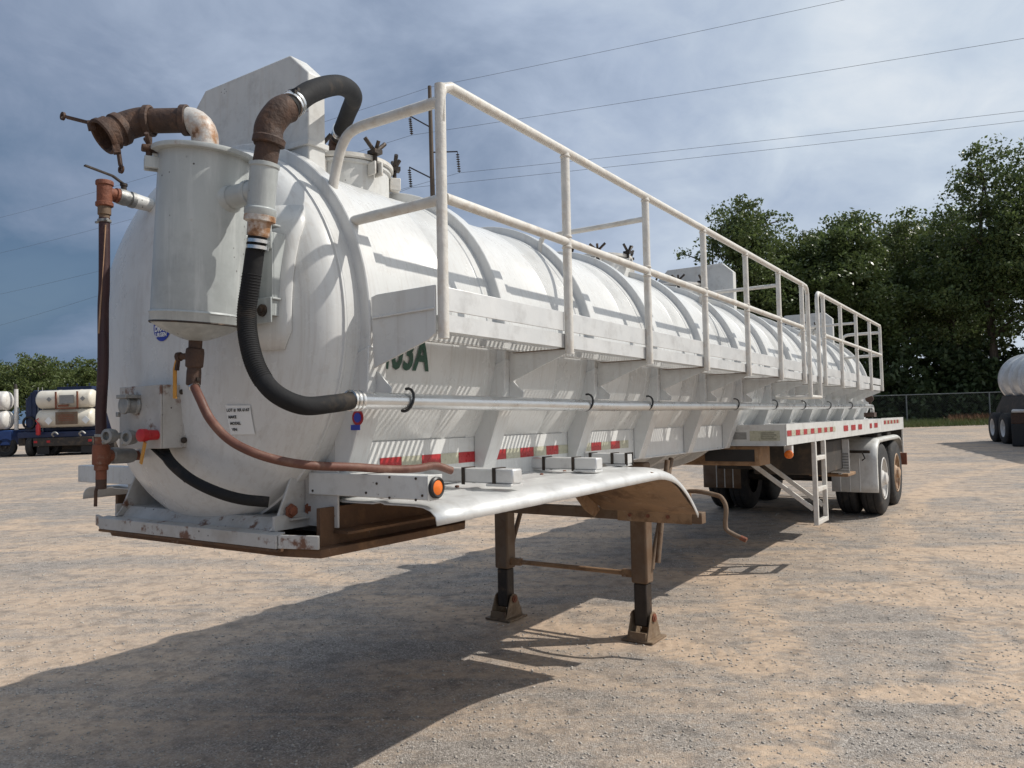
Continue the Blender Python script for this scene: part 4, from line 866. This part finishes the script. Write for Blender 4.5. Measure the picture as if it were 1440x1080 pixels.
for k, (px, d, h, w) in enumerate(((-40,118,11.5,12),(8,122,11.8,12),(55,118,12.4,11),(100,124,12.0,12),(132,116,11.0,9),(172,122,13.2,11))):
    tree('far_tree', ('far green tree at the outer end of the row behind trucks','far green tree behind the cut-off white tanks','far rounded tree behind the navy truck body','far tree behind the stacked cream tanks','far bushy tree beside the hanging brown hose','far tree showing between hanging hose and tank head')[k], bgp(px, d), h, w, 1.0, 260, 44, .20, M['leaf2'], 30+k, GL, lobes=6)

for k, (px, d) in enumerate(((240,124),(340,120),(450,126),(560,122),(680,125),(800,121),(900,126))):
    tree('far_tree', 'far green tree in the distant row behind the long tank trailer', bgp(px, d), 11.0+.4*(k % 3), 12, 1.0, 150, 36, .24, M['leaf2'], 60+k, GL, lobes=6)
for k, (px, d) in enumerate(((1600,50),(1720,48),(1860,46))):
    tree('tall_tree', 'tall dark tree continuing the row past the parked silver tanker', bgp(px, d), 17.0-.6*k, 10, 2.4, 220, 60, .15, M['leaf'], 70+k, GT)
# ---- chain-link fence
fdep = 46.0; fa, fb = bgp(930, fdep), bgp(1560, fdep); fd = (fb-fa); fl = fd.length; fd.normalize(); fang = math.atan2(fd.y, fd.x)
fz = thing('chain_link_fence', 'chain-link fence with galvanised posts and top rail along the yard edge', 'fence', fa, fang)
pm = MB().tube([(0,0,-.05),(0,0,1.78)], .04, 8).mesh('fence_post')
px0 = (bgp(1275, fdep)-fa).length; st0 = (bgp(1392, fdep)-fa).length - px0
k = -8
while px0+k*st0 < fl:
    if px0+k*st0 > 0: obj('fence_post', pm, M['fence'], fz, loc=(px0+k*st0, 0, 0))
    k += 1
obj('top_rail', MB().tube([(0,0,1.76),(fl,0,1.76)], .03, 8), M['fence'], fz)
n = int(fl/.14); vs = []; fs = []
for k in range(n):
    x = k*.14
    for sg in (1, -1):
        o = len(vs); x2 = x+sg*1.7
        vs += [(x-.002,.0+.002*sg,.03),(x+.002,.002*sg,.03),(x2+.002,.002*sg,1.74),(x2-.002,.002*sg,1.74)]; fs.append((o,o+1,o+2,o+3))
obj('chain_link_mesh', MB().add(vs, fs), M['fence'], fz, kind='stuff')
# ---- grass and dead brush along the fence
def blades(n, seed, area, h, w):
    r = np.random.default_rng(seed); p = area(r, n); hh = h*(.4+.9*r.random((n,1))); a = r.random(n)*6.283
    d = np.stack([np.cos(a), np.sin(a), np.zeros(n)], 1)*w; ln = r.normal(size=(n,3))*.35; ln[:,2] = 1
    v = np.stack([p-d, p+d, p+ln*hh], 1).reshape(-1,3).astype(np.float32)
    me = bpy.data.meshes.new('blades'); me.vertices.add(3*n); me.vertices.foreach_set('co', v.ravel()); me.loops.add(3*n); me.loops.foreach_set('vertex_index', np.arange(3*n, dtype=np.int32))
    me.polygons.add(n); me.polygons.foreach_set('loop_start', np.arange(0,3*n,3,dtype=np.int32)); me.polygons.foreach_set('loop_total', np.full(n,3,np.int32)); me.update(calc_edges=True); me.validate(); return me
def strip(depth0, depth1, pxa, pxb):
    def f(r, n):
        dep = depth0+(depth1-depth0)*r.random(n); a = bgp(pxa, 1)-Vector((CAM.x,CAM.y,0)); b_ = bgp(pxb, 1)-Vector((CAM.x,CAM.y,0)); t = r.random(n)
        q = np.array(a)[None]*(1-t[:,None])+np.array(b_)[None]*t[:,None]; return np.array((CAM.x,CAM.y,0))[None]+q*dep[:,None]
    return f
me = blades(26000, 3, strip(41.5, 47.5, 960, 1560), .34, .014); gobj = obj('grass', me, M['grass'], kind='stuff'); gobj['label'] = 'rough green grass verge along the foot of the fence'; gobj['category'] = 'grass'
me = blades(1300, 4, strip(43.6, 45.8, 1335, 1402), .5, .022); gobj = obj('dead_brush', me, M['dryleaf'], kind='stuff'); gobj['label'] = 'heap of reddish dead brush by the fence near the silver tanker'; gobj['category'] = 'brush'

# ---- power pole with insulators and wires
pd = 62.0; pb_ = bgp(617, pd)
pole = thing('power_pole', 'tall dark transmission pole with suspension insulators behind the tanker', 'power pole', pb_, math.atan2(VX.y, VX.x))
def zat(py, px, dep):
    d = fw + rt*((px-720)/FPX) - up*((py-540)/FPX); k = dep/d.dot(VY); return CAM.z + d.z*k
Hp = zat(121, 607, pd)
obj('pole', MB().tube([(0,0,-.2),(0,0,Hp)], [.30,.15], 12), M['wood'], pole)
att = []
for sx_, px, pyA, pyB in ((-1, 579, 163, 190), (-1, 576, 235, 264), (1, 645, 213, 243)):
    za, zb2 = zat(pyA, px, pd), zat(pyB, px, pd); x = (px-608)/FPX*pd
    am_ = MB(); am_.tube([(0,0,za-1.0 if sx_ < 0 else za),(x,0,za)], .06, 6); obj('arm', am_, M['insul'], pole)
    b = MB(); b.tube([(x,0,za),(x+.1,0,zb2)], .03, 6)
    for k in range(8):
        z = za-.25-(za-zb2-.4)*k/7; b.lathe([(.03,.05),(.15,.0),(.13,-.04),(.03,-.03)], (x+.1*(k/8),0,z), (0,0,1), 10)
    obj('insulator_string', b, M['insul'], pole); att.append((x+.1, zb2))
att.append((0.0, Hp-.1))
def wire(a, b, sag, label):
    a, b = Vector(a), Vector(b); pts = []
    for k in range(33):
        t = k/32; p = a.lerp(b, t); p.z -= 4*sag*t*(1-t); pts.append(p)
    o = obj('power_line', MB().tube(pts, .013, 6), M['wire']); o['label'] = label; o['category'] = 'wire'; o['group'] = 'transmission wires'
rd = lambda px, py, dep: (CAM + (fw + rt*((px-720)/FPX) - up*((py-540)/FPX))*(dep/((fw + rt*((px-720)/FPX) - up*((py-540)/FPX)).dot(VY))))
ends_r = [(1440,45,47),(1440,162,54),(1440,148,52),(1150,0,50)]
nm = ('upper conductor', 'lowest conductor', 'short-arm conductor', 'top shield wire')
ends_l = [(0,350,112),(0,452,120),(0,408,116),(0,300,108)]
for k, (x, z) in enumerate(att):
    p = pb_ + VX*x; p.z = z; er = rd(*ends_r[k]); d = (er-p); e2 = p + d*(2.2 if k < 3 else 2.6); sg = .4
    # a straight chord through the picture's far edge, dipping a little between poles
    wire(p, e2, sg, nm[k]+' running from the pole out over the trees')
    el = rd(*ends_l[k]); e2 = p + (el-p)*1.35
    wire(p, e2, .8, nm[k]+' running from the pole away behind the tank head')

# ---- trucks on the far side of the yard
def far_wheel(parent, x, y, z, r, rm='rimwhite', w=.3, ax=(0,-1,0)):
    o = obj('wheel', MB().lathe([(r*.55,-w/2),(r*.9,-w/2),(r,-w/2+.04),(r,w/2-.04),(r*.9,w/2),(r*.58,w/2)], (x,y,z), ax, 28, caps=False), M['tyre'], parent)
    obj('rim', MB().lathe([(r*.58,w/2-.01),(r*.5,w/2-.03),(r*.42,.02),(r*.15,.02),(r*.12,w/2-.04),(.001,w/2-.03)], (x,y,z), ax, 24, caps=False), M[rm], o)
ang = math.atan2(VX.y, VX.x)
def capsule(b, x0, x1, y, z, r, n=28):
    pr = [(.001,0)] + [(r*math.sin(R(a)), r*.45*(1-math.cos(R(a)))) for a in (20,40,55,70,80,90)]; L_ = x1-x0
    b.lathe(pr + [(q, L_-d) for q, d in reversed(pr)], (x0,y,z), (1,0,0), n, caps=False)
D1 = 40.0; sc = D1/FPX
def tx(px): return (px-40)*sc
tk = thing('blue_truck', 'navy blue service truck carrying two stacked cream tanks across its back', 'truck', bgp(40, D1), ang)
b = MB(); b.prism([(tx(22),1.25),(tx(22),2.95),(tx(34),3.45),(tx(163),3.45),(tx(163),1.25)], 'y', .8, 3.3); bd = obj('body', b, M['blue'], tk, bevel=.04)
b = MB()
for k in range(9): b.box((tx(30)+.25*k,.77,1.4),(tx(30)+.05+.25*k,.799,3.35))
obj('body_ribs', b, M['blue'], tk)
b = MB(); b.box((tx(24),.0,.95),(tx(150),3.2,1.24)); obj('chassis', b, M['blue'], tk, bevel=.02)
b = MB(); b.box((tx(48),-.15,.50),(tx(132),.0,.94)); obj('rear_bumper', b, M['dark'], tk, bevel=.03)
for z, nme in ((1.93, 'lower_tank'), (2.92, 'upper_tank')):
    b = MB(); capsule(b, tx(50), tx(132), .25, z, .475); o = obj(nme, b, M['cream'], tk)
    for px in (82, 112):
        b = MB(); b.lathe([(.478,-.04),(.487,-.04),(.487,.04),(.478,.04)], (tx(px),.25,z), (1,0,0), 28, loop=True); obj('tank_strap', b, M['cream'], o)
    for px in ((72,124) if z < 2 else (73,120)):
        b = MB(); s3 = .21 if z < 2 else .13; c = Vector((tx(px), -.255, z-.12 if z < 2 else z)); b.add([c+Vector((0,0,s3)), c+Vector((s3,0,0)), c+Vector((0,0,-s3)), c+Vector((-s3,0,0)), c+Vector((0,.02,s3)), c+Vector((s3,.02,0)), c+Vector((0,.02,-s3)), c+Vector((-s3,.02,0))], [(0,1,2,3),(7,6,5,4),(0,4,5,1),(1,5,6,2),(2,6,7,3),(3,7,4,0)]); obj('hazard_placard', b, M['paper'] if z < 2 else M['castgrey'], o)
b = MB(); b.box((tx(82),-.27,1.60),(tx(113),-.255,2.25)); sgn = obj('sign_panel', b, M['leg'], tk)
b = MB()
for k in range(4): b.box((tx(86),-.275,1.80+.09*k),(tx(109)-.05*(k % 2),-.2715,1.84+.09*k))
obj('sign_print', b, M['redrust'], tk)
b = MB(); b.box((tx(82),-.30,2.40),(tx(114),-.24,2.47)); b.box((tx(82),-.30,2.40),(tx(84),-.24,3.30)); b.box((tx(112),-.30,2.40),(tx(114),-.24,3.30)); b.box((tx(86),-.30,2.52),(tx(100),-.22,2.62)); obj('tank_rack', b, M['redrust'], tk)
b = MB(); b.box((tx(88),-.285,2.68),(tx(108),-.245,3.12)); obj('data_plate', b, M['castgrey'], tk)
b = MB(); b.lathe([(.001,0),(.10,.02),(.11,.06),(.11,.50),(.06,.58),(.04,.66)], (tx(57.5),-.25,1.08), (0,0,1), 16); b.tube([(tx(57.5),-.25,1.7),(tx(55),-.3,1.85),(tx(59),-.3,1.95)], .03, 6); obj('fire_extinguisher', b, M['red'], tk)
b = MB(); b.box((tx(42),.7,.12),(tx(150),3.0,.94)); obj('underbody', b, M['dark'], tk, bevel=.02)
for px in (32.5, 38.5): far_wheel(tk, tx(px)+.05, .25+(38.5-px)*.05, .52, .52, 'rimwhite', .28, (-.97,-.25,0))
for px in (62, 120): far_wheel(tk, tx(px), .6, .5, .5, 'dark', .5, (0,-1,0))
b = MB(); b.box((tx(20),.3,.55),(tx(30),1.5,.95)); obj('step_box', b, M['dark'], tk, bevel=.02)
b = MB()
for px in (72, 86, 104): b.tube([(tx(px),1.5,3.4),(tx(px),1.5,3.75)], .02, 6); b.lathe([(.001,0),(.05,.02),(.05,.06),(.001,.08)], (tx(px),1.5,3.7), (0,0,1), 8)
b.box((tx(60),1.3,3.455),(tx(110),1.9,3.62)); obj('roof_fittings', b, M['blue'], tk)
for px in (52, 70, 128): obj('tail_lamp', MB().box((tx(px)-.09,-.17,.68),(tx(px)+.09,-.151,.80)), M['red'], tk, bevel=.01)
for px in (60, 122): obj('mud_flap', MB().box((tx(px)-.32,-.02,.10),(tx(px)+.32,.0,.49)), M['black'], tk)
for px in (78, 116): obj('valve_pipe', MB().tube(smooth_path([(tx(px),-.2,1.0),(tx(px),-.33,1.12),(tx(px)+.15,-.34,1.22),(tx(px)+.30,-.30,1.10)], 4), .045, 8), M['castgrey'], tk)
obj('hose_coil', MB().lathe([(.26,-.05),(.34,-.05),(.34,.05),(.26,.05)], (tx(28),.74,1.75), (0,1,0), 20, loop=True), M['black'], tk)
for k in range(6): obj('ladder_rung', MB().tube([(tx(42),.72,1.35+.34*k),(tx(48),.72,1.35+.34*k)], .02, 6), M['castgrey'], tk)
for px in (42, 48): obj('ladder_stile', MB().tube([(tx(px),.72,1.25),(tx(px),.72,3.6)], .025, 6), M['castgrey'], tk)
tk2 = thing('blue_truck', 'bright blue truck with two white round tanks and upright white exhaust stack', 'truck', bgp(40, D1+.5), ang)
for z in (1.93, 2.95):
    b = MB(); capsule(b, tx(-60), tx(11), .25, z, .50); obj('white_tank', b, M['rimwhite'], tk2)
b = MB(); b.box((tx(-60),.0,.60),(tx(15),2.4,1.38)); obj('chassis', b, M['blue2'], tk2, bevel=.04)
b = MB(); b.tube([(tx(17.5),.3,1.4),(tx(17.5),.3,3.55)], .10, 14); obj('exhaust_stack', b, M['rimwhite'], tk2)
b = MB(); b.tube([(tx(17.5),.3,3.54),(tx(16.5),.3,3.82)], .07, 12); obj('stack_tip', b, M['dark'], tk2)
for px in (-20, 6): far_wheel(tk2, tx(px), .15, .5, .5, 'dark')
b = MB(); b.box((tx(-58),.5,1.39),(tx(14),2.3,1.45)); obj('tank_cradle', b, M['dark'], tk2)
tk3 = thing('blue_truck', 'dark blue truck half hidden between the hanging hose and tank head', 'truck', bgp(170, D1+2), ang)
b = MB(); b.prism([(-.95,1.0),(-.95,3.0),(-.5,3.35),(3.5,3.35),(3.5,1.0)], 'y', .2, 2.6); obj('body', b, M['blue'], tk3, bevel=.05)
b = MB(); b.box((-.75,.16,2.2),(-.45,.2,2.5)); b.box((-.4,.16,2.95),(.2,.2,3.2)); obj('lamp_panel', b, M['cream'], tk3)
b = MB(); b.tube([(-.6,.5,3.3),(-.6,.5,4.05),(.6,.5,4.05),(.6,.5,3.3)], .04, 6); obj('headache_rail', b, M['fence'], tk3)
b = MB(); b.box((-.9,.1,.45),(3.4,2.4,.99)); obj('chassis', b, M['dark'], tk3, bevel=.03)
for x in (-.3, 2.2): far_wheel(tk3, x, .15, .5, .5, 'rimwhite')

# ---- parked silver ribbed tanker on the right
D2 = 27.5; pr_ = bgp(1444, D2); a_dir = (bgp(1640, 18.0)-pr_).normalized(); an = math.atan2(a_dir.y, a_dir.x)
t2 = thing('tank_trailer', 'parked silver ribbed tanker trailer with dual wheels in front of fence', 'trailer', pr_, an)
prof = [(.02,-.22),(.4,-.19),(.66,-.12),(.80,0),(.82,.02)]
x = .02
while x < 8.0: prof += [(.82,x+.10),(.90,x+.13),(.90,x+.30),(.82,x+.33),(.82,x+1.05)]; x += 1.05
prof += [(.82,9.3),(.6,9.45),(.02,9.5)]
obj('tank', MB().lathe(prof, (0,0,2.18), (1,0,0), 48, caps=False), M['alum'], t2)
b = MB(); b.box((-.15,-.50,1.10),(9.2,.50,1.36)); obj('frame', b, M['dark'], t2, bevel=.01)
b = MB(); b.prism([(-.95,.86),(.95,.86),(.95,1.12),(.72,1.62),(-.72,1.62),(-.95,1.12)], 'x', -.05, 3.2); obj('cradle', b, M['dark'], t2)
b = MB(); b.box((-.3,-1.0,.42),(2.6,1.0,.64)); obj('suspension', b, M['dark'], t2)
b = MB(); b.box((.55,.80,1.12),(1.6,1.22,1.34)); obj('side_box', b, M['rimwhite'], t2, bevel=.02)
for y in (1.10, -1.10):
    for x in (.55, 1.80): far_wheel(t2, x, y, .52, .52, 'rimwhite', .3, (0,1 if y > 0 else -1,0))
b = MB(); b.box((-.08,.78,1.06),(2.4,1.30,1.11)); b.box((-.10,.78,.80),(-.05,1.30,1.10)); obj('fender', b, M['dark'], t2, bevel=.02)
for y in (-.6, .4): obj('landing_leg', MB().box((8.2,y,.0),(8.4,y+.2,1.1)), M['dark'], t2, bevel=.01)

cq = thing('steel_bin', 'rusty brown steel bin with black lower half and white lid beside silver tanker', 'bin', bgp(1421, 24.6), 0)
b = MB(); b.box((0,0,.02),(2.4,1.7,.72)); obj('lower_shell', b, M['black'], cq, bevel=.02)
b = MB(); b.box((0,0,.722),(2.4,1.7,1.08)); obj('upper_shell', b, M['rustpipe'], cq, bevel=.02)
b = MB(); b.box((.02,-.04,1.083),(2.44,1.74,1.17)); obj('lid', b, M['rimwhite'], cq, bevel=.03)
# ---- loose stones on the yard, densest close by
def stones(n, seed):
    r = np.random.default_rng(seed); base = np.array([(1,0,0),(-1,0,0),(0,1,0),(0,-1,0),(0,0,1),(0,0,-1)], float)
    tri = np.array([(0,2,4),(2,1,4),(1,3,4),(3,0,4),(2,0,5),(1,2,5),(3,1,5),(0,3,5)])
    dep = 1.5*np.exp(r.random(n)*math.log(12/1.5)); tt = -.75+1.5*r.random(n)
    p = np.array((CAM.x,CAM.y,0))[None]+(np.array(VY)[None]+np.array(VX)[None]*tt[:,None])*dep[:,None]
    s = (.0022+.0085*r.random(n)**4)*(1+.05*dep)
    v = base[None]*(.6+.7*r.random((n,6,1)))*s[:,None,None]; v[:,:,2] *= .6
    a = r.random(n)*6.283; c, q = np.cos(a)[:,None], np.sin(a)[:,None]; x, y = v[:,:,0].copy(), v[:,:,1].copy(); v[:,:,0] = x*c-y*q; v[:,:,1] = x*q+y*c
    v += p[:,None,:]; v[:,:,2] += (s*.15)[:,None]
    f = (tri[None]+(np.arange(n)*6)[:,None,None]).reshape(-1,3).astype(np.int32); v = v.reshape(-1,3).astype(np.float32)
    me = bpy.data.meshes.new('gravel'); me.vertices.add(len(v)); me.vertices.foreach_set('co', v.ravel()); me.loops.add(3*len(f)); me.loops.foreach_set('vertex_index', f.ravel())
    me.polygons.add(len(f)); me.polygons.foreach_set('loop_start', np.arange(0,3*len(f),3,dtype=np.int32)); me.polygons.foreach_set('loop_total', np.full(len(f),3,np.int32)); me.update(calc_edges=True); me.validate(); return me
gs = obj('gravel', stones(60000, 5), M['stone'], kind='stuff'); gs['label'] = 'loose grey and tan gravel scattered over the yard'; gs['category'] = 'gravel'
S.render.resolution_x = 1024; S.render.resolution_y = 768
